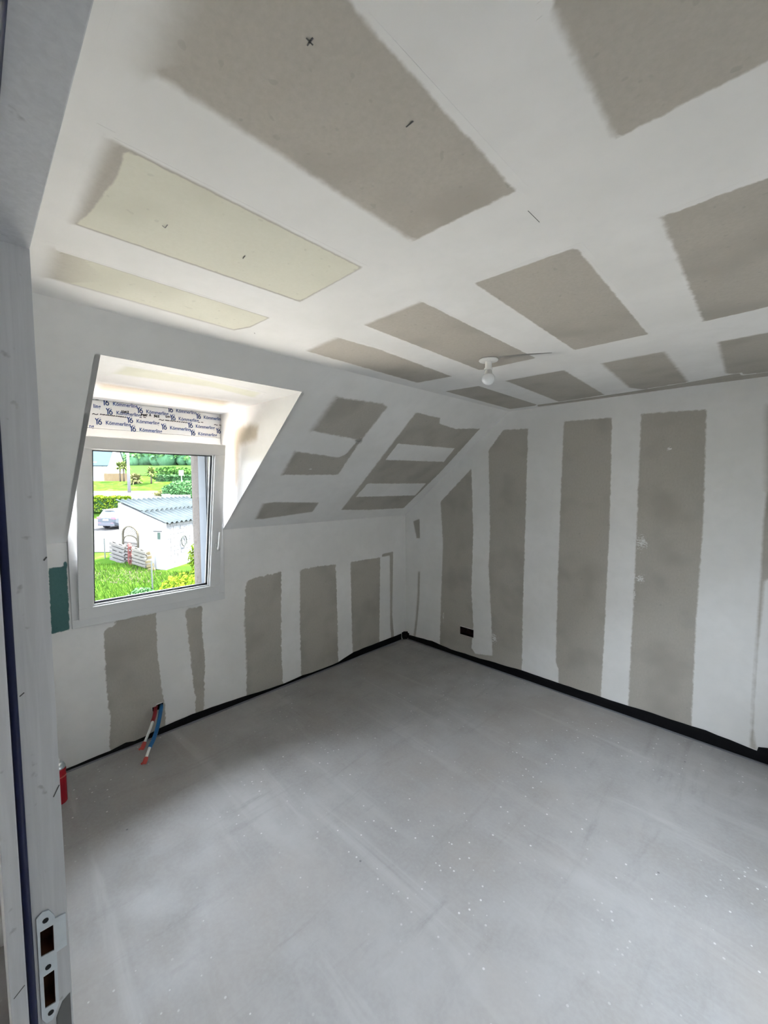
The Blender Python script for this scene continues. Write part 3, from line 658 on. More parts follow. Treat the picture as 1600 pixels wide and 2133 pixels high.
sl.tube([tuple(Vector((DX0, -3.3035, DH-.0035))-dj), tuple(Vector((DX1, -3.3035, DH-.0035))-dj)], .0048, 10)
sl.build('seal', M['seal'], dr, smooth=True)
PD = PLATE
pl = sheet('strike_plate', [PD, hA, hB], lambda u, v: tuple(Vector((DX0+.0022, u, v))-dj), M['zinc'], dr, .0018, (-1, 0, 0)); pl['label'] = 'zinc strike plate with two bolt holes'
for hole in (hA, hB):
    m_ = MB(); cy = sum(q[0] for q in hole)/4; cz = sum(q[1] for q in hole)/4
    hp = [(cy+(y-cy)*.985, cz+(z-cz)*.99) for y, z in hole]
    for a, b in zip(hp, hp[1:]+hp[:1]): m_.add([tuple(Vector((x, *q))-dj) for x, q in ((DX0+.0006, a), (DX0+.0006, b), (DX0-.028, b), (DX0-.028, a))], [(0, 1, 2, 3)])
    m_.add([tuple(Vector((DX0-.028, y, z))-dj) for y, z in hp], [(0, 1, 2, 3)])
    m_.build('bolt_pocket', M['wood_in'], dr, fix=False)
for y, z in PLATE_SCREWS:
    s_ = MB(); s_.tube([(.0018, y-YD, z), (.0030, y-YD, z)], .0036, 12); s_.build('screw', M['gasket'], pl)
MB().prism(JAMB_GREY, lambda u, v, d: tuple(Vector((DX0+.0004+d, u, v))-dj), .0003).build('grey_patch', plain('patch_grey', (.17, .17, .17), .7), dr)  # flat darker grey patch low on the jamb, by the strike plate
for a, b, w in (((-3.2966, 1.4), (-3.2915, 1.404), .0016), ((-3.262, 1.588), (-3.2585, 1.593), .002), ((-3.323, .975), (-3.311, .985), .0012), ((-3.2665, 1.235), (-3.259, 1.250), .0014)):
    q = mark(a, b, w); MB().prism(q, lambda u, v, d: tuple(Vector((DX0+(.0122 if u < -3.309 else .0003)+d, u, v))-dj), .0002).build('scratch', M['pencil'], dr)

# ------------------------------------------------------------------ black perimeter foam
def strip(name, top, fn, axis_end, label):
    e = empty(name, fn(top[len(top)//2][0], 0, .02), label=label, cat='foam strip', group='perimeter foam strips')
    base = Vector(e.location); mb = MB(); pts = []
    for (u0, z0), (u1, z1) in zip(top, top[1:]):
        k = max(1, int(abs(u1-u0)/.05))
        for i in range(k): pts.append((u0+(u1-u0)*i/k, z0+(z1-z0)*i/k))
    pts.append(top[-1])
    base_i = 0; vs = []
    for i, (u, z) in enumerate(pts):
        w = mnoise(Vector((u*5, 1.3, 0)))*.0025; zt = max(.016, z) + mnoise(Vector((u*11, 7.7, 0)))*.004
        for d, zz in ((.0, .0), (.0, zt-.002), (.004+w, zt), (.0085+w, zt-.003), (.0095+w, zt*.5), (.011, .0)):
            vs.append(tuple(Vector(fn(u, max(.0, zz), d))-base))
    fs = []
    for i in range(len(pts)-1):
        for j in range(5): a = i*6+j; fs.append((a, a+1, a+7, a+6))
    mb.add(vs, fs); mb.build('foam_band', M['foam'], e, smooth=True)
    sk = MB(); vs = []; fs = []
    for i, (u, z) in enumerate(pts):
        w = .016 + mnoise(Vector((u*3, 4.1, 0)))*.008
        vs += [tuple(Vector(fn(u, .004, .0105))-base), tuple(Vector(fn(u, .003, .011+w))-base), tuple(Vector(fn(u, .0005, .012+w))-base)]
        if i: a = i*3; fs += [(a-3, a-2, a+1, a), (a-2, a-1, a+2, a+1)]
    sk.add(vs, fs).build('film_skirt', M['filmgrey'], e)
    return e
fb = strip('foam_strip', FOAM_BACK_TOP, lambda u, z, d: (u, -d, z), 0, 'black foam edge strip along the foot of the gable wall')
fl = strip('foam_strip', [(u, z+.012) for u, z in FOAM_LEFT_TOP], lambda u, z, d: (d, u, z), 0, 'black foam edge strip along the foot of the knee wall')
cn = MB(); random.seed(5)
for i in range(7):
    a = random.uniform(0, 1.57); cn.box((.022*math.cos(a), -.022*math.sin(a), .025+.005*i), (.05, .028, .05), Matrix.Rotation(a, 3, 'Z') @ Matrix.Rotation(random.uniform(-.3, .3), 3, 'X'))
cn = cn.build('foam_tuft', M['foam'], None, bevel=.004); cn.location = (.012, -.012, .0)
tag(cn, 'crumpled end of black foam sticking up in the room corner', 'foam')

# ------------------------------------------------------------------ small things in the room
lamp = empty('ceiling_lamp_holder', (1.869, -1.462, H), label='white bare bulb in a plain socket on the ceiling', cat='lamp')
MB().lathe([(.0, -.0012), (.046, -.0012), (.048, -.006), (.045, -.011), (.020, -.013), (.018, -.014), (.0, -.014)], n=32).build('ceiling_plate', M['white_plastic'], lamp, smooth=True)
MB().lathe([(.0, -.012), (.0165, -.012), (.0165, -.047), (.0, -.047)], n=24).build('socket', M['white_plastic'], lamp, smooth=False)
MB().lathe([(.0, -.045), (.021, -.045), (.0215, -.052), (.0195, -.054), (.0, -.054)], n=24).build('socket_ring', M['white_plastic'], lamp, smooth=False)
MB().lathe([(.0, -.053), (.0155, -.053), (.0205, -.077), (.0, -.077)], n=24).build('bulb_collar', plain('bulb_collar', (.60, .60, .58), .4), lamp, smooth=False)
t_ = NT('opal_bulb', .18, .6); t_.color((.82, .84, .86)); t_.b.inputs['Subsurface Weight'].default_value = .25; t_.b.inputs['Subsurface Radius'].default_value = (.01, .01, .01)
prof = [(.0, -.0765), (.0205, -.077)] + [(.0325*math.cos(a), -.097-.0315*math.sin(a)) for a in [math.radians(x) for x in range(-40, 90, 10)]] + [(.0, -.1285)]
MB().lathe(prof, n=32).build('bulb', t_.m, lamp, smooth=True)

bx = empty('electrical_box', (.797, 0, .2675), label='dark empty electrical box recessed in the gable wall', cat='electrical box')
m_ = MB(); a0, a1, b0, b1 = -.0755, .0755, -.038, .038
M['boxred'] = plain('box_inside', (.018, .005, .005), .6, .3, var=.3)
m_.b2((a0, .044, b0), (a1, .048, b1)); m_.b2((a0, -.0006, b0), (a0+.003, .046, b1)); m_.b2((a1-.003, -.0006, b0), (a1, .046, b1)); m_.b2((a0, -.0006, b0), (a1, .046, b0+.003)); m_.b2((a0, -.0006, b1-.003), (a1, .046, b1))
m_.build('box_shell', M['boxred'], bx)
for xx in (-.037, .037): MB().tube([(xx, .030, 0), (xx, .043, .0)], .012, 10).build('cable_entry', M['dark'], bx)

def corr(path, r, n=10, step=.004):
    pts = [Vector(p) for p in path]; out, rs = [], []
    # Catmull-Rom
    for i in range(len(pts)-1):
        p0, p1, p2, p3 = pts[max(0, i-1)], pts[i], pts[i+1], pts[min(len(pts)-1, i+2)]
        k = max(2, int((p2-p1).length/step))
        for j in range(k):
            t = j/k
            out.append(.5*((2*p1)+(-p0+p2)*t+(2*p0-5*p1+4*p2-p3)*t*t+(-p0+3*p1-3*p2+p3)*t**3))
    out.append(pts[-1])
    return out
def pipe(name, path, kS, colS, label, loc):
    e = empty(name, loc, label=label, cat='pipe', group='heating pipes from the wall'); b = Vector(loc)
    pts = [p-b for p in corr(path, .0)]
    cum = [0]
    full = [Vector(p)-b for p in path]
    iS = min(range(len(pts)), key=lambda i: (pts[i]-full[kS]).length); iE = min(range(len(pts)), key=lambda i: (pts[i]-full[-2]).length)
    sh = pts[:iS+1]; MB().tube(sh, [.0125 if i % 2 else .0112 for i in range(len(sh))], 12).build('corrugated_sheath', plain('sheath', colS, .35, .5, var=.08), e)
    MB().tube(pts[max(0, iS-3):iE+1], .008, 12).build('inner_pipe', plain('pex_white', (.78, .78, .74), .35, .5, var=.03), e, smooth=True)
    cp = pts[max(0, iE-4):]
    MB().tube(cp, [.009+.0045*math.sin(2.8*i/max(1, len(cp)-1)+.3) for i in range(len(cp))], 10).build('taped_end', M['redtape'], e, smooth=True)
    d = (cp[-1]-cp[0]).normalized(); side = d.cross(Vector((1, 0, 0))).normalized()
    MB().box(cp[-1]-d*.006+side*.012, (.003, .02, .012), Matrix.Rotation(.5, 3, 'X')).build('tape_flap', M['redtape'], e)
M['redtape'] = plain('red_tape', (.55, .075, .06), .4, .4, var=.15, scale=80)
pipe('heating_pipe', RED_PATH, 3, (.30, .012, .02), 'white pipe in red corrugated sheath hanging from the knee wall', RED_PATH[1])
pipe('heating_pipe', BLUE_PATH, 5, (.012, .13, .34), 'white pipe in blue corrugated sheath hanging from the knee wall', BLUE_PATH[1])
hb = MB(); hb.b2((-.075, -2.55, .15), (-.07, -2.45, .225))
PHI = [(y*.985+.015*-2.4985, z*.97+.03*.19) for y, z in PIPE_HOLE]
for (a, b) in zip(PHI, PHI[1:]+PHI[:1]): hb.add([(.0004, *a), (.0004, *b), (-.072, *b), (-.072, *a)], [(0, 1, 2, 3)])
hb = hb.build('wall_recess', M['dark'], wall_left, fix=False)

can = empty('spray_can', (.277, -3.069, 0), label='red cylindrical can with silver top standing behind the door jamb', cat='can')
M['canred'] = plain('can_red', (.42, .008, .02), .2, .6, var=.1)
can.scale = (1.05, 1.05, 1.22)
MB().lathe([(.0, 0), (.029, 0), (.0315, .004), (.0315, .150), (.030, .156), (.0, .156)], n=28).build('can_body', M['canred'], can, smooth=False)
MB().lathe([(.0, .155), (.030, .155), (.0305, .160), (.024, .174), (.013, .180), (.0, .180)], n=28).build('can_dome', M['steel'], can, smooth=True)
MB().lathe([(.0, .179), (.010, .179), (.0095, .196), (.007, .199), (.0, .199)], n=16).build('spray_nozzle', M['white_plastic'], can, smooth=True)
MB().lathe([(.0317, .118), (.0319, .118), (.0319, .124), (.0317, .124)], n=28).build('label_band', M['redtape'], can)

def plainx(name, col, rough=.8, spec=0.0, metal=0.0, var=.06, scale=30, bump=0.0): return plain(name, col, max(rough, .3), 0.0 if spec < .35 else .15, min(metal, .2), var, scale, bump)
# ------------------------------------------------------------------ outside
# outdoor frame: s = metres away from the house along the view from the window, l = metres to its right, z up
EF = Vector((-.7056, .7086, 0)); ER = Vector((.7086, .7056, 0)); O0 = Vector((CAM_POS[0], CAM_POS[1], 0))
def G(s, l, z): p = O0 + EF*s + ER*l; return Vector((p.x, p.y, z))
OUT_ROT = math.atan2(ER.y, ER.x)        # local x = right, local y = away
KN = [(-90, -2.6), (8, -2.6), (14, -2.5), (20, -2.45), (28, -2.32), (33, -2.15), (36, -2.0), (38, -1.5), (40, -.75), (43, -.1), (46, .25), (50, .5), (53, .7), (56, 1.3), (59, 2.05), (66, 2.25), (75, 3.1), (90, 4.6), (110, 6.8), (150, 17.9), (200, 34), (300, 52)]
def gz(s):
    for (a, za), (b, zb) in zip(KN, KN[1:]):
        if a <= s <= b: return za + (zb-za)*(s-a)/(b-a)
    return KN[0][1] if s < KN[0][0] else KN[-1][1]
def mound(s, l):
    a = max(0, min(1, (-10.7-l)/1.6)); b = max(0, min(1, (s-15.5)/3)) * max(0, min(1, (31-s)/5)); return .36*a*a*(3-2*a)*b*b*(3-2*b)
def land(name, s_list, lf, mat, up=0.0, nl=24, bumpz=0.0):
    vs, fs = [], []
    for i, s in enumerate(s_list):
        l0, l1 = lf(s)
        for j in range(nl+1):
            l = l0+(l1-l0)*j/nl; z = gz(s)+mound(s, l)+up+(mnoise(Vector((s*.35, l*.35, 2)))*bumpz if bumpz else 0)
            vs.append(tuple(G(s, l, z)))
    for i in range(len(s_list)-1):
        for j in range(nl): a = i*(nl+1)+j; fs.append((a, a+1, a+nl+2, a+nl+1))
    return MB().add(vs, fs).build(name, mat, smooth=True)
def srange(a, b, st):
    r = [a]
    while r[-1] < b: r.append(min(b, r[-1]+st))
    return r
o = land('ground', [-90, -40, -10, 0] + srange(5, 66, 1.0) + [70, 75, 80, 90, 100, 110, 120, 130, 140, 150, 175, 200, 300], lambda s: (-170, 110), M['ground_grass'], 0, 560, .0)
tag(o, 'green garden and sloping meadow outside the window', 'ground', kind='structure')
M['gravel'] = plainx('pale_gravel', (0.022, 0.0212, 0.0212), .9, .1, var=.3, scale=9, bump=.3)
M['asphalt'] = plainx('pale_road', (0.028, 0.0275, 0.0275), .9, .1, var=.1, scale=2)
M['field'] = plainx('field_green', (0.01, 0.019, 0.005), .9, .1, var=.2, scale=.4)
o = land('gravel_drive', srange(22.5, 38, .8), lambda s: (-34, -13.3), M['gravel'], .03, 14); tag(o, 'pale gravel parking area around the silver car', 'drive', kind='structure')
o = land('road', srange(43.5, 53.5, .8), lambda s: (-60, -10), M['asphalt'], .04, 20); tag(o, 'pale village road beyond the shed', 'road', kind='structure')
o = land('field', [76, 80, 85, 90, 95, 100, 106], lambda s: (-110, -20), M['field'], .1, 10); tag(o, 'bright green field at the foot of the wooded hill', 'field', kind='structure')
# bare earth by the shed
M['earth'] = plainx('bare_earth', (0.02, 0.0165, 0.013), .95, .05, var=.35, scale=4, bump=.3)
vs = []; fs = []; n = 26; ctr = (18.1, -11.0)
for r in (0, .5, 1):
    for k in range(n):
        a = 2*math.pi*k/n; rr = r*(1+.25*mnoise(Vector((math.cos(a)*1.5, math.sin(a)*1.5, 5)))); s_, l_ = ctr[0]+1.1*rr*math.sin(a), ctr[1]+2.6*rr*math.cos(a)+.5*rr*math.sin(a)
        vs.append(tuple(G(s_, l_, gz(s_)+mound(s_, l_)+.02)))
for r in range(2):
    for k in range(n): a = r*n+k; b = r*n+(k+1) % n; fs.append((a, b, b+n, a+n))
o = MB().add(vs, fs).build('bare_earth', M['earth']); tag(o, 'patch of bare earth in front of the pallets', 'ground', kind='structure')

# grass tufts on the near lawn
def blades(name, n, area, hgt, w, mat, seed, label, cat):
    random.seed(seed); vs = []; fs = []
    for i in range(n):
        s_, l_ = area(); z = gz(s_)+mound(s_, l_); a = random.uniform(0, math.pi); h = hgt*random.uniform(.5, 1.3); lean = h*random.uniform(-.5, .5)
        dx, dy = math.cos(a)*w*random.uniform(.6, 1.3), math.sin(a)*w; k = len(vs)
        vs += [tuple(G(s_-dy, l_-dx, z)), tuple(G(s_+dy, l_+dx, z)), tuple(G(s_+lean*.5+dy*.2, l_+lean+dx*.2, z+h))]
        fs.append((k, k+1, k+2))
    o = MB().add(vs, fs).build(name, mat, fix=False); return tag(o, label, cat, kind='stuff')
M['blade'] = mat_leaf('grass_blade', (0.0157, 0.0394, 0.0046), (0.0368, 0.0615, 0.0084), 1.2)
blades('grass', 26000, lambda: (random.uniform(13.2, 19.2), random.uniform(-14.5, -3.8)), .16, .022, M['blade'], 11, 'long bright green grass of the near lawn', 'grass')

# ---- leafy things
def foliage(n, sample, size, seed, ref=None, squash=1.0):
    random.seed(seed); vs = []; fs = []
    for i in range(n):
        c = sample(); q = Vector((random.gauss(0, 1), random.gauss(0, 1), random.gauss(0, 1)*squash)).normalized()
        a = q.orthogonal().normalized(); b = q.cross(a); sz = size*random.uniform(.6, 1.3); k = len(vs)
        a = a*sz; b = b*sz*.6
        vs += [tuple(c-a), tuple(c-b), tuple(c+a), tuple(c+b)]; fs.append((k, k+1, k+2, k+3))
    return MB().add(vs, fs)
def shell(rx, ry, rz, c=(0, 0, 0), inner=.75):
    def f():
        while True:
            v = Vector((random.gauss(0, 1), random.gauss(0, 1), random.gauss(0, 1)))
            if v.length > .01: break
        v.normalize(); k = random.uniform(inner, 1.0); w = 1+.12*mnoise(v*3)
        return Vector((c[0]+v.x*rx*k*w, c[1]+v.y*ry*k*w, max(.02, c[2]+v.z*rz*k*w)))
    return f
def boxshell(w, d, h):
    def f():
        x, y, z = random.uniform(-w/2, w/2), random.uniform(-d/2, d/2), random.uniform(.05, h)
        k = random.choice('tfblr')
        if k == 't': z = h*random.uniform(.9, 1.04)
        elif k in 'fb': y = d/2*(-1 if k == 'f' else 1)*random.uniform(.8, 1.05)
        else: x = w/2*(-1 if k == 'l' else 1)*random.uniform(.96, 1.01)
        z += .12*mnoise(Vector((x*1.1, y, 3)))*h
        return Vector((x, y, max(.02, z)))
    return f
M['lf_yellow'] = mat_leaf('leaf_yellow', (0.0232, 0.0464, 0.0035), (0.0645, 0.0751, 0.0067), 1)
M['lf_green'] = mat_leaf('leaf_green', (0.0157, 0.0394, 0.0084), (0.0306, 0.0654, 0.0138), 1)
M['lf_blue'] = mat_leaf('leaf_bluegreen', (0.0157, 0.0410, 0.0151), (0.0339, 0.0684, 0.0260), 1)
M['lf_dark'] = mat_leaf('leaf_dark', (0.0123, 0.0341, 0.0084), (0.0232, 0.0548, 0.0120), 1)
M['lf_palm'] = mat_leaf('leaf_palm', (0.0363, 0.0553, 0.0110), (0.0784, 0.0877, 0.0250), 1)
M['lf_dry'] = mat_leaf('leaf_dry', (0.0522, 0.0513, 0.0177), (0.0983, 0.0918, 0.0377), 1)
M['core'] = plainx('foliage_core', (0.01, 0.024, 0.008), .9, .1)
M['bark'] = plainx('bark', (0.0378, 0.0294, 0.021), .9, .1, var=.3, scale=10)
def plant(name, s, l, label, cat, parts, rot=0, group=None, zoff=0):
    e = empty(name, tuple(G(s, l, gz(s)+zoff)), (0, 0, OUT_ROT+rot), label, cat, group)
    for nm, mb, mat in parts: mb.build(nm, mat, e, fix=False)
    return e
def core_blob(rx, ry, rz, cz):
    mb = MB(); n, m = 12, 8; base = []
    for i in range(m+1):
        for j in range(n):
            t, a = math.pi*i/m, 2*math.pi*j/n; mb.v.append((rx*math.sin(t)*math.cos(a), ry*math.sin(t)*math.sin(a), max(0, cz+rz*math.cos(t))))
    for i in range(m):
        for j in range(n): a = i*n+j; b = i*n+(j+1) % n; mb.f.append((a, b, b+n, a+n))
    return mb
plant('hedge', 39.5, -27.7, 'yellow-green clipped hedge behind the silver car', 'hedge',
      [('foliage', foliage(5200, boxshell(6.2, 1.3, 1.45), .10, 21), M['lf_yellow']), ('hedge_core', MB().b2((-3.0, -.5, 0), (3.0, .5, 1.3)), M['core'])])
plant('round_bush', 42.5, -20.2, 'large rounded blue-green bush behind the white railing', 'bush',
      [('foliage', foliage(4200, shell(2.5, 2.0, 1.35, (0, 0, .95), .85), .13, 22), M['lf_blue']), ('bush_core', core_blob(2.2, 1.7, 1.15, .9), M['core'])])
plant('hedge', 60, -29.6, 'low dark green hedge along the far side of the verge', 'hedge',
      [('foliage', foliage(3000, boxshell(6.2, 1.2, .9), .16, 23), M['lf_blue']), ('hedge_core', MB().b2((-3.0, -.5, 0), (3.0, .5, .8)), M['core'])])
plant('shrub', 63.5, -32.6, 'loose green shrubs above the low dark hedge', 'shrub',
      [('foliage', foliage(3200, shell(3.4, 1.4, 1.15, (0, 0, 1.0), .6), .2, 24), M['lf_green']), ('shrub_core', core_blob(2.9, 1.1, .9, .95), M['core'])])
plant('flower_border', 47.5, -24.0, 'strip of straggly planting behind the gate pillars', 'plants',
      [('foliage', foliage(1800, shell(2.6, .5, .45, (0, 0, .25), .5), .14, 25), M['lf_dry'])])
plant('shrub', 18.9, -8.35, 'yellow-green leafy shrub against the concrete block wall', 'shrub',
      [('foliage', foliage(1500, shell(.72, .5, .85, (0, 0, .75), .4), .075, 26), M['lf_yellow'])])
plant('shrub', 14.4, -6.75, 'dense yellow-green bush below the stone window reveal', 'shrub',
      [('foliage', foliage(3000, shell(1.25, .9, .85, (0, 0, .3), .5), .06, 27), M['lf_yellow'])])
plant('shrub', 14.7, -8.75, 'blue-green weeds in the near lawn beside the yellow bush', 'shrub',
      [('foliage', foliage(1500, shell(.5, .5, .34, (0, 0, .12), .4), .06, 28), M['lf_blue'])])

def fan_tree(s, l, h, r, label, seed, trunks=((0, 0),), n=120, mat='lf_palm', droop=.5):
    random.seed(seed); e = empty('palm_tree', tuple(G(s, l, gz(s))), (0, 0, OUT_ROT), label, 'palm tree')
    for (tx, ty) in trunks:
        MB().tube([(tx, ty, 0), (tx*1.05, ty, h*.5), (tx*.95, ty, h)], [.12, .10, .09], 8).build('trunk', M['bark'], e, smooth=True)
        mb = MB()
        for i in range(n):
            a = random.uniform(0, 2*math.pi); el = random.uniform(-.6, 1.4); L = r*random.uniform(.7, 1.1)
            d = Vector((math.cos(a)*math.cos(el), math.sin(a)*math.cos(el), math.sin(el))); p0 = Vector((tx*.95, ty, h)); p1 = p0+d*L*.6; p2 = p0+d*L+Vector((0, 0, -droop*L*random.uniform(.1, .6)))
            w = d.cross(Vector((0, 0, 1))).normalized()*.09; k = len(mb.v)
            mb.v += [tuple(p0-w*.5), tuple(p0+w*.5), tuple(p1+w), tuple(p1-w), tuple(p2)]; mb.f += [(k, k+1, k+2, k+3), (k+3, k+2, k+4)]
        mb.build('fronds', M[mat], e, fix=False)
fan_tree(60, -38.0, 2.1, 1.25, 'twin-trunked pale palm before the orange wooden fence', 31, ((-.22, 0), (.25, .1)), 90)
fan_tree(58, -34.95, .5, 1.2, 'low spreading palm beside the utility pole', 32, ((-.1, 0), (.25, .2)), 110, 'lf_dry')
fan_tree(58, -32.6, 1.55, 1.0, 'single-trunked palm at the end of the low hedge', 33, ((0, 0),), 120)

# wooded hillside
random.seed(41); vs = []; fs = []
hill = MB()
def blob(c, r):
    n, m = 8, 5; b = len(hill.v); ph = random.uniform(0, 6)
    for i in range(m+1):
        for j in range(n):
            t, a = math.pi*i/m, 2*math.pi*j/n+ph; k = r*(1+.25*mnoise(Vector((c.x+math.cos(a)*2, c.y+math.sin(a)*2, t*2))))
            hill.v.append((c.x+k*math.sin(t)*math.cos(a), c.y+k*math.sin(t)*math.sin(a), c.z+k*1.0*math.cos(t)))
    for i in range(m):
        for j in range(n): a = b+i*n+j; d = b+i*n+(j+1) % n; hill.f.append((a, d, d+n, a+n))
lv = []
for i in range(520):
    s = random.uniform(108, 185); l = random.uniform(-.78, -.42)*s; r = random.uniform(1.7, 3.2)
    blob(G(s, l, gz(s)+r*.6), r*.85); lv.append((G(s, l, gz(s)+r*.6), r))
M['core_hill'] = plainx('hill_core', (.026, .060, .030), .9, 0, var=.7, scale=.9)
o = hill.build('woodland', M['core_hill'], smooth=True, fix=False); tag(o, 'dense green woodland covering the hillside', 'woodland', kind='stuff')
random.seed(42)
def hs():
    c, r = random.choice(lv); v = Vector((random.gauss(0, 1), random.gauss(0, 1), abs(random.gauss(0, 1))+.1)).normalized(); return c+v*r*random.uniform(.8, 1.1)
M['lf_hill'] = mat_leaf('leaf_hill', (0.0160, 0.0481, 0.0161), (0.0471, 0.0881, 0.0248), .15)
foliage(42000, hs, .5, 43).build('woodland_leaves', M['lf_hill'], o, fix=False)

# ---- shed: white end wall, concrete block front, corrugated roof
wdir = math.radians(-35.5); W_ = Vector((math.sin(wdir), math.cos(wdir), 0)); E_ = Vector((-W_.y, W_.x, 0)); E_ = E_ if E_.dot(ER) < 0 else -E_
A0 = G(19.76, -10.57, -2.62); ang = math.atan2(W_.y, W_.x)          # local x along the block wall, local y along the end wall
shed = empty('garden_shed', tuple(A0), (0, 0, ang), 'white rendered shed with grey corrugated roof and concrete block front', 'shed')
LB, LE, ZA, ZB = 5.2, 2.47, 2.44, 3.42      # block wall length, end wall length, eave and ridge height (from its base)
M['render'] = plainx('white_render', (0.2, 0.2, 0.2), .9, .1, var=.02, scale=3)
M['mortar'] = plainx('mortar', (0.04, 0.0395, 0.0395), .95, .05, var=.2)
M['fibro'] = plainx('fibre_cement', (0.0165, 0.0195, 0.0212), .85, .15, var=.35, scale=4)
ys = 1
w = MB(); w.add([(0, 0, 0), (0, LE, 0), (0, LE, ZB), (0, 0, ZA), (.16, 0, 0), (.16, LE, 0), (.16, LE, ZB), (.16, 0, ZA)], [(0, 1, 2, 3), (7, 6, 5, 4), (0, 4, 5, 1), (1, 5, 6, 2), (2, 6, 7, 3), (3, 7, 4, 0)])
w.build('end_wall', M['render'], shed)
MB().b2((.0, LE-.15, 0), (LB, LE, ZB)).build('rear_wall', M['render'], shed)
MB().add([(LB, 0, 0), (LB, LE, 0), (LB, LE, ZB), (LB, 0, ZA), (LB-.15, 0, 0), (LB-.15, LE, 0), (LB-.15, LE, ZB), (LB-.15, 0, ZA)], [(0, 1, 2, 3), (7, 6, 5, 4), (0, 4, 5, 1), (1, 5, 6, 2), (2, 6, 7, 3), (3, 7, 4, 0)]).build('end_wall', M['render'], shed)
bw = MB().b2((.16, .012, 0), (LB-.15, .16, ZA-.02)).build('block_wall', M['mortar'], shed)
blocks = [plainx('concrete_block_%d' % i, c, .95, .05, var=.18, scale=7, bump=.3) for i, c in enumerate(((.060, .0585, .059), (.052, .052, .054), (.068, .067, .067), (.042, .042, .045)))]
random.seed(7); bl, bh = .50, .205; bmesh_cache = {}
for r in range(12):
    x = .165 - (bl/2 if r % 2 else 0)
    while x < LB-.2:
        a, b = max(.165, x), min(LB-.16, x+bl-.018)
        if b-a > .05:
            z0, z1 = r*bh+.012, min(ZA-.03, (r+1)*bh-.004); mi = random.choice((0, 0, 1, 2, 2, 3)); key = (round(b-a, 3), round(z1-z0, 3), mi)
            if key not in bmesh_cache:
                o = MB().box((0, 0, 0), (b-a, .03, z1-z0)).build('concrete_block', blocks[mi], bw); bmesh_cache[key] = o.data
            else:
                o = bpy.data.objects.new('concrete_block', bmesh_cache[key]); COL.objects.link(o); o.parent = bw
            o.location = ((a+b)/2, .006+random.uniform(-.006, .004), (z0+z1)/2)
        x += bl
# corrugated sheets, two overlapping courses
def corrugated(x0, x1, y0, y1, lift):
    vs, fs = [], []; pitch = .36; nx = int((x1-x0)/.03)
    for i in range(nx+1):
        x = x0+(x1-x0)*i/nx; dz = .045*math.cos(2*math.pi*x/pitch)
        for y in (y0, y1): vs.append((x, y, ZA+(ZB-ZA)*y/LE+.08+dz+lift))
        for y in (y0, y1): vs.append((x, y, ZA+(ZB-ZA)*y/LE+.068+dz+lift))
    for i in range(nx):
        a = i*4; fs += [(a, a+4, a+5, a+1), (a+2, a+3, a+7, a+6), (a, a+2, a+6, a+4), (a+1, a+5, a+7, a+3)]
    return MB().add(vs, fs)
for k in range(3):
    x0, x1 = -.07+k*1.84, min(LB+.15, -.07+(k+1)*1.84+.06)
    corrugated(x0, x1, -.16, LE*.52, .0+.004*k).build('roof_sheet', M['fibro'], shed, smooth=True)
    corrugated(x0, x1, LE*.48, LE+.06, .035+.004*k).build('roof_sheet', M['fibro'], shed, smooth=True)
dz0 = MB().b2((-.03, .18, .05), (.01, .48, 2.02)).build('door', M['render'], shed)
MB().b2((-.045, .48, .0), (.01, .55, 2.1)).build('door_post', plainx('grey_post', (0.13, 0.128, 0.128), .8), shed)
MB().b2((-.06, .14, 2.03), (.01, .57, 2.09)).build('door_lintel', plainx('grey_lintel', (0.03, 0.03, 0.03), .8), shed)
MB().b2((-.037, .20, 1.66), (-.028, .37, 2.0)).build('window_pane', plainx('door_pane', (0.012, 0.02, 0.0165), .15, .6), dz0)
hose = empty('hose_ring', tuple(Vector(A0)+W_*1.35-E_*.06+Vector((0, 0, 1.42))), (0, 0, ang), 'dark hose ring hanging on the concrete block wall', 'hose')
tp = [(.20*math.cos(a), -.01, .26*math.sin(a)) for a in [2*math.pi*i/24 for i in range(25)]]
MB().tube(tp, .022, 8).build('ring', plainx('hose_dark', (0.021, 0.0231, 0.021), .5), hose, smooth=True)
MB().tube([(0, .03, .26), (0, -.03, .27), (0, -.035, .30)], .012, 6).build('hook', M['steel'], hose)

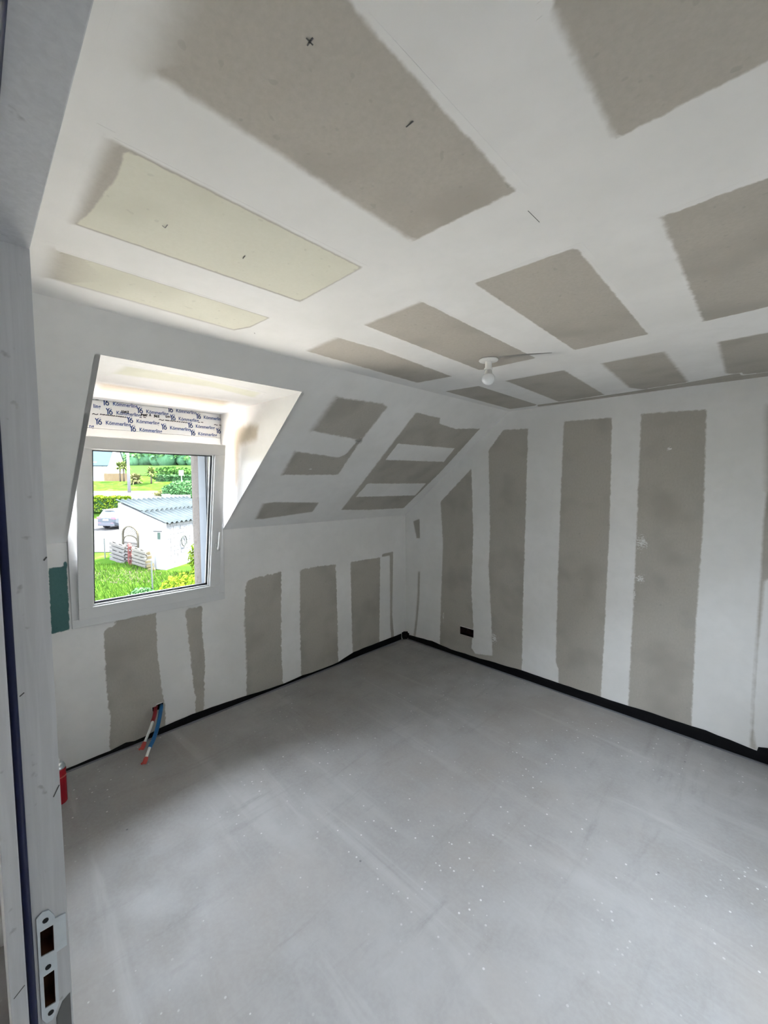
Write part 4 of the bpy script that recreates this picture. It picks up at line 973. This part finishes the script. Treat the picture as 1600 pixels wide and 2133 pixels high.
# ---- pallets and trellis leaning on the white end wall
def wall_frame(dist, out, lean, roll, z=0.0):
    """frame whose x runs along the end wall, y points to the wall, z up the leaning panel"""
    base = Vector(A0)+E_*dist-W_*out; rel = base-O0; base.z = gz(rel.dot(EF))+mound(rel.dot(EF), rel.dot(ER))+z
    m = Matrix((( -E_.x, W_.x, 0), (-E_.y, W_.y, 0), (0, 0, 1)))
    m = m @ Matrix.Rotation(-lean, 3, 'X') @ Matrix.Rotation(roll, 3, 'Y')
    return base, m.to_euler()
def pallet(dist, out, lean, roll, col, label, w=.8, h=.9, yaw=0, z=0.0, var=.15):
    base, rot = wall_frame(dist, out, lean, roll, z); e = empty('wooden_pallet', tuple(base), rot, label, 'pallet', 'pallets leaning on the shed')
    if yaw: e.rotation_euler = (rot.to_matrix() @ Matrix.Rotation(yaw, 3, 'Z')).to_euler()
    mt = plainx('pallet_wood', col, .85, .1, var=var, scale=6); nb = 5
    b = None
    for i in range(nb):
        zz = h*(i+.5)/nb
        for yy in (-.06, .06):
            if b is None: b = MB().box((0, 0, 0), (w, .022, h/nb*.62)).build('slat', mt, e); o = b
            else: o = bpy.data.objects.new('slat', b.data); COL.objects.link(o); o.parent = e
            o.location = (0, yy, zz)
    c = None
    for xx in (-w/2+.05, 0, w/2-.05):
        for zz in (.06, h/2, h-.06):
            if c is None: c = MB().box((0, 0, 0), (.1, .1, .12)).build('spacer_block', mt, e); o = c
            else: o = bpy.data.objects.new('spacer_block', c.data); COL.objects.link(o); o.parent = e
            o.location = (xx, 0, zz)
    return e
pallet(2.02, .66, -.38, .36, (0.066, 0.0625, 0.060), 'pale grey wooden pallet leaning at the corner of the white shed wall', .72, 1.10, .0, .12)
pallet(1.42, .60, -.22, .22, (0.0600, 0.0240, 0.0220), 'reddish pallet standing between the two pale pallets', .40, 1.0, -.75, .05)
pallet(.90, .62, -.34, .30, (0.070, 0.066, 0.058), 'pale wooden pallet leaning below the shed door', .68, .95, .0, .12)
pallet(.36, .50, -.16, -.12, (0.0700, 0.0570, 0.033), 'small yellowish pallet propped beside the shed door', .30, .95, .5, .02)
base, rot = wall_frame(1.62, .30, -.10, .10)
tr = empty('arched_trellis', tuple(base), rot, 'arched wooden garden gate with lattice top leaning on the shed', 'garden gate')
mtw = plainx('trellis_wood', (0.034, 0.03, 0.023), .85, .1, var=.2, scale=6); TW, TS = .40, 1.42
arc = [(TW*math.cos(a), 0, TS+TW*math.sin(a)) for a in [math.pi*i/12 for i in range(13)]]
fm_ = MB(); fm_.bar((-TW, 0, 0), (-TW, 0, TS), .06, .09); fm_.bar((TW, 0, 0), (TW, 0, TS), .06, .09); fm_.build('frame_post', mtw, tr)
ar = MB()
for a, b in zip(arc, arc[1:]): ar.bar(a, b, .09, .06)
ar.build('arch', mtw, tr)
for i in range(-5, 6):
    for sg in (-1, 1):
        # lattice laths clipped to the arch
        pts = []
        for k in range(41):
            u = -.6+1.2*k/40; x, z = i*.11+u*.7*sg, TS-.02+.2+u*.7
            if z > TS-.06 and (z < TS or math.hypot(x, z-TS) < TW-.02) and abs(x) < TW: pts.append((x, .008*sg, z))
        if len(pts) > 2: MB().bar(pts[0], pts[-1], .016, .014).build('lath', mtw, tr)
ar2 = MB()
lowarc = [(.9*TW*math.cos(a), 0, TS-.28+.22*math.sin(a)) for a in [math.pi*i/8 for i in range(9)]]
for a, b in zip(lowarc, lowarc[1:]): ar2.bar(a, b, .05, .05)
ar2.build('inner_arch', mtw, tr)
pale = plainx('gate_board', (0.0504, 0.0462, 0.042), .85, .1, var=.12, scale=6); b0 = None
for k in range(7):
    if b0 is None: o = b0 = MB().box((0, 0, 0), (2*TW-.06, .025, .115)).build('board', pale, tr)
    else: o = bpy.data.objects.new('board', b0.data); COL.objects.link(o); o.parent = tr
    o.location = (0, .01, .09+k*.15)
# thin posts
for s, l, z0, z1, lab in ((20.85, -14.23, 0, 1.05, 'thin steel post in front of the gravel drive'), (15.8, -9.0, 0, 1.25, 'thin grey post standing in the near lawn')):
    p = empty('fence_post', tuple(G(s, l, gz(s)+mound(s, l))), (0, 0, 0), lab, 'post'); MB().tube([(0, 0, -.2), (0, 0, z1)], .026, 8).build('post_tube', plainx('galvanised', (0.03, 0.034, 0.034), .5, .4, .3), p); MB().tube([(0, 0, z1), (0, 0, z1+.015)], .03, 8).build('post_cap', M['steel'], p)

# ---- silver car, seen from behind
M['silver'] = plainx('silver_paint', (0.026, 0.029, 0.034), .25, .5, .4, var=.02); M['carglass'] = plainx('car_glass', (.05, .07, .10), .1, .6); M['tyre'] = plainx('tyre', (.02, .02, .022), .8, .1); M['rim'] = plainx('alloy', (.35, .36, .40), .35, .4, .6)
M['redlamp'] = plainx('tail_lamp', (.16, .03, .04), .2, .6); M['carblack'] = plainx('car_trim', (.04, .04, .045), .6, .2)
car = empty('car', tuple(G(34.1, -23.05, gz(35)+.03)), (0, 0, OUT_ROT-.22), 'silver car parked on gravel behind the shed', 'car')   # local y = forward, rear at y = 0
st = [(-.02, .80, .42, .88, .90, .60), (.06, .90, .34, .98, 1.05, .64), (.30, .925, .28, 1.02, 1.50, .62), (.55, .93, .26, 1.02, 1.60, .63), (1.5, .935, .24, 1.01, 1.66, .66), (2.5, .935, .24, 1.00, 1.63, .65), (3.05, .93, .24, .99, 1.30, .66), (3.45, .92, .25, .97, 1.0, .72), (4.2, .90, .28, .88, .90, .70), (4.5, .80, .36, .70, .72, .60)]
vs, fs = [], []
for (y, hw_, zb, zs, zr, rw) in st:
    vs += [(-hw_*.9, y, zb), (-hw_, y, zb+.22), (-hw_*1.0, y, zs-.12), (-hw_*.96, y, zs), (-rw, y, zr), (0, y, zr+.03), (rw, y, zr), (hw_*.96, y, zs), (hw_, y, zs-.12), (hw_, y, zb+.22), (hw_*.9, y, zb)]
n = 11
for i in range(len(st)-1):
    for j in range(n): a = i*n+j; b = i*n+(j+1) % n; fs.append((a, b, b+n, a+n))
fs += [tuple(range(n)), tuple(reversed(range((len(st)-1)*n, len(st)*n)))]
MB().add(vs, fs).build('body', M['silver'], car, smooth=False, bevel=.03)
MB().add([(-.60, .075, 1.10), (.60, .075, 1.10), (.55, .27, 1.46), (-.55, .27, 1.46)], [(0, 1, 2, 3)]).build('rear_window', M['carglass'], car)
for sx in (-1, 1):
    MB().add([(sx*.885, .55, 1.05), (sx*.885, 2.6, 1.05), (sx*.70, 2.5, 1.50), (sx*.72, .75, 1.50)], [(0, 1, 2, 3)]).build('side_window', M['carglass'], car)
    MB().box((sx*.72, .03, .93), (.40, .10, .16)).build('tail_lamp', M['redlamp'], car, bevel=.02)
    MB().box((sx*.62, -.02, .50), (.22, .05, .08)).build('rear_reflector', M['redlamp'], car)
    for yy in (.85, 3.62):
        wl = empty('wheel', (sx*.84, yy, .33)); wl.parent = car
        MB().tube([(-.11, 0, 0), (.11, 0, 0)], .33, 20).build('tyre', M['tyre'], wl); MB().tube([(sx*.09, 0, 0), (sx*.118, 0, 0)], .22, 12).build('rim', M['rim'], wl)
MB().box((0, .0, .40), (1.6, .10, .26)).build('bumper', M['carblack'], car, bevel=.03); MB().box((0, -.035, .78), (.52, .02, .12)).build('number_plate', M['white_plastic'], car)
MB().box((0, .26, 1.60), (1.1, .24, .04)).build('roof_spoiler', M['silver'], car, bevel=.01)

# ---- far things
pole = empty('utility_pole', tuple(G(52, -32.05, gz(52)-.05)), (0, 0, 0), 'tall pale concrete utility pole beside the road', 'pole')
MB().tube([(0, 0, 0), (0, 0, 8.5)], [.19, .12], 10).build('shaft', plainx('pole_concrete', (0.085, 0.08, 0.085), .9, .1), pole, smooth=True)
MB().box((0, 0, 8.2), (1.2, .1, .1)).build('crossarm', M['steel'], pole)
house = empty('house', tuple(G(65.2, -43.3, gz(65)-.1)), (0, 0, OUT_ROT+.25), 'white house with blue-grey slate roof at the far end of the road', 'house')
M['slate'] = plainx('slate', (0.017, 0.025, 0.03), .6, .3, var=.15, scale=3)
MB().add([(-9, 0, 0), (0, 0, 0), (0, 0, 2.85), (-9, 0, 2.85), (-9, 7, 0), (0, 7, 0), (0, 7, 2.85), (-9, 7, 2.85), (0, 3.5, 6.9), (-9, 3.5, 6.9)], [(0, 1, 2, 3), (5, 4, 7, 6), (1, 5, 6, 8, 2), (4, 0, 3, 9, 7)]).build('house_wall', M['render'], house)
rf = MB().add([(-9.3, -.35, 2.55), (.12, -.35, 2.55), (.12, 3.5, 7.0), (-9.3, 3.5, 7.0), (.12, 7.35, 2.55), (-9.3, 7.35, 2.55), (-9.3, -.35, 2.43), (.12, -.35, 2.43), (.12, 3.5, 6.88), (-9.3, 3.5, 6.88)], [(0, 1, 2, 3), (3, 2, 4, 5), (6, 9, 8, 7), (0, 6, 7, 1), (1, 7, 8, 2)]).build('roof', M['slate'], house)
MB().b2((-2.9, -.02, 2.3), (-1.65, 1.9, 3.1)).build('roof_dormer', M['render'], house); MB().b2((-2.75, -.06, 2.42), (-1.8, -.03, 2.95)).build('window', plainx('far_window', (0.042, 0.0672, 0.084), .2, .5), house)
MB().b2((-1.4, -.04, .95), (-.75, -.01, 1.02)).build('wall_plate', M['carblack'], house)
MB().tube([(-.05, -.05, 0), (-.05, -.05, 2.6)], .05, 8).build('downpipe', M['white_plastic'], house)
fence = empty('wooden_fence', tuple(G(63.5, -40.9, gz(63.5))), (0, 0, OUT_ROT), 'orange-tan board fence between the white house and the pole', 'fence')
mf = plainx('orange_boards', (0.062, 0.044, 0.025), .85, .1, var=.12, scale=2); b0 = None
for k in range(16):
    if b0 is None: o = b0 = MB().box((0, 0, .6), (.235, .03, 1.2)).build('board', mf, fence)
    else: o = bpy.data.objects.new('board', b0.data); COL.objects.link(o); o.parent = fence
    o.location = (-1.9+k*.25, 0, 0)
for zz in (.3, .95): MB().box((0, .04, zz), (4.0, .05, .08)).build('rail', mf, fence)
for s, l, lab in ((40.2, -23.9, 'white gate pillar nearer the utility pole'), (38.3, -20.25, 'white gate pillar at the end of the railing')):
    g_ = empty('gate_pillar', tuple(G(s, l, gz(s))), (0, 0, OUT_ROT), lab, 'pillar'); hh = 1.25 if l < -22 else 2.1
    MB().box((0, 0, hh/2), (.45, .45, hh)).build('shaft', M['render'], g_); MB().box((0, 0, hh+.03), (.55, .55, .07)).build('cap', M['render'], g_)
wl_ = empty('garden_wall', tuple(G(40.2, -22.1, gz(40.2))), (0, 0, OUT_ROT), 'low white garden wall joining the gate pillars', 'wall'); MB().box((0, 0, .45), (3.1, .25, .9)).build('wall_body', M['render'], wl_); MB().box((0, 0, .92), (3.1, .32, .05)).build('coping', M['render'], wl_)
rl = empty('railing', tuple(G(38.3, -18.6, gz(38.3)+1.1)), (0, 0, OUT_ROT+.12), 'white picket railing in front of the round bush', 'railing')
b0 = None
for k in range(15):
    if b0 is None: o = b0 = MB().box((0, 0, .5), (.06, .03, 1.0)).build('picket', M['white_plastic'], rl)
    else: o = bpy.data.objects.new('picket', b0.data); COL.objects.link(o); o.parent = rl
    o.location = (-1.4+k*.14, 0, 0)
for zz in (.15, .8): MB().box((-.42, .02, zz), (2.1, .03, .07)).build('rail', M['white_plastic'], rl)
MB().box((-.42, 0, -.55), (2.1, .25, 1.1)).build('plinth', M['render'], rl)
sg = empty('road_sign', tuple(G(58.6, -28.65, gz(58.6))), (0, 0, OUT_ROT), 'white square sign on a post by the far hedge', 'sign'); MB().tube([(0, 0, 0), (0, 0, 1.4)], .04, 8).build('post', M['steel'], sg); MB().box((0, -.05, 1.35), (.62, .04, .72)).build('board', M['white_plastic'], sg)
fc = empty('car', tuple(G(67, -31.4, gz(67)+.03)), (0, 0, OUT_ROT+1.5), 'small white car far away beyond the hedges', 'car')
pf = [(0, .3), (0, .8), (.5, .95), (1.0, 1.4), (2.4, 1.42), (3.0, .98), (3.9, .85), (4.0, .35)]
MB().prism([(y, z) for y, z in pf], lambda u, v, d: (d-.85, u, v), 1.7).build('body', M['render'], fc, bevel=.05)
MB().prism([(.75, .98), (1.08, 1.33), (2.35, 1.35), (2.8, .98)], lambda u, v, d: (d-.86, u, v), 1.72).build('window', M['carglass'], fc)
for sx in (-.8, .8):
    for yy in (.75, 3.2): MB().tube([(sx-.09, yy, .32), (sx+.09, yy, .32)], .32, 14).build('wheel', M['tyre'], fc)

# unseen pale ground below the dormer, added to bounce light onto the ceiling
o = land('bounce_yard', srange(-8, 13.2, 1.0), lambda s: (-17, s*.996-4.85), plainx('pale_bounce_ground', (.69, .61, .54), .9, .1, var=.06, scale=2), .04, 8); tag(o, 'unseen pale ground added to bounce light in through the dormer', 'bounce_yard', kind='structure')
# unseen dark building, added to cut low sky light at the side window
barn_blocker = empty('stone_barn_blocker', (12, -2, -2.6), (0, 0, 0), 'unseen dark stone building added to block low sky light', 'barn_blocker')
MB().b2((0, -14, 0), (7, 14, 7.0)).build('blocker_wall', plainx('blocker_stone', (.12, .11, .10), .9, .1, var=.3, scale=3), barn_blocker)
MB().add([(-.4, -14.3, 6.9), (-.4, 14.3, 6.9), (3.5, -14.3, 10.4), (3.5, 14.3, 10.4), (7.4, -14.3, 6.9), (7.4, 14.3, 6.9)], [(0, 1, 3, 2), (2, 3, 5, 4), (0, 2, 4), (1, 5, 3)]).build('roof', M['slate'], barn_blocker)

o = MB().b2((4.9, -30, -2.7), (11.6, 26, -2.56)).build('bounce_lane', plainx('bounce_asphalt', (.06, .056, .052), .9, 0, var=.15, scale=2)); tag(o, 'unseen grey ground strip added to bounce neutral light indoors', 'bounce_lane', kind='structure')  # unseen ground strip, added so the bounce light indoors is less green
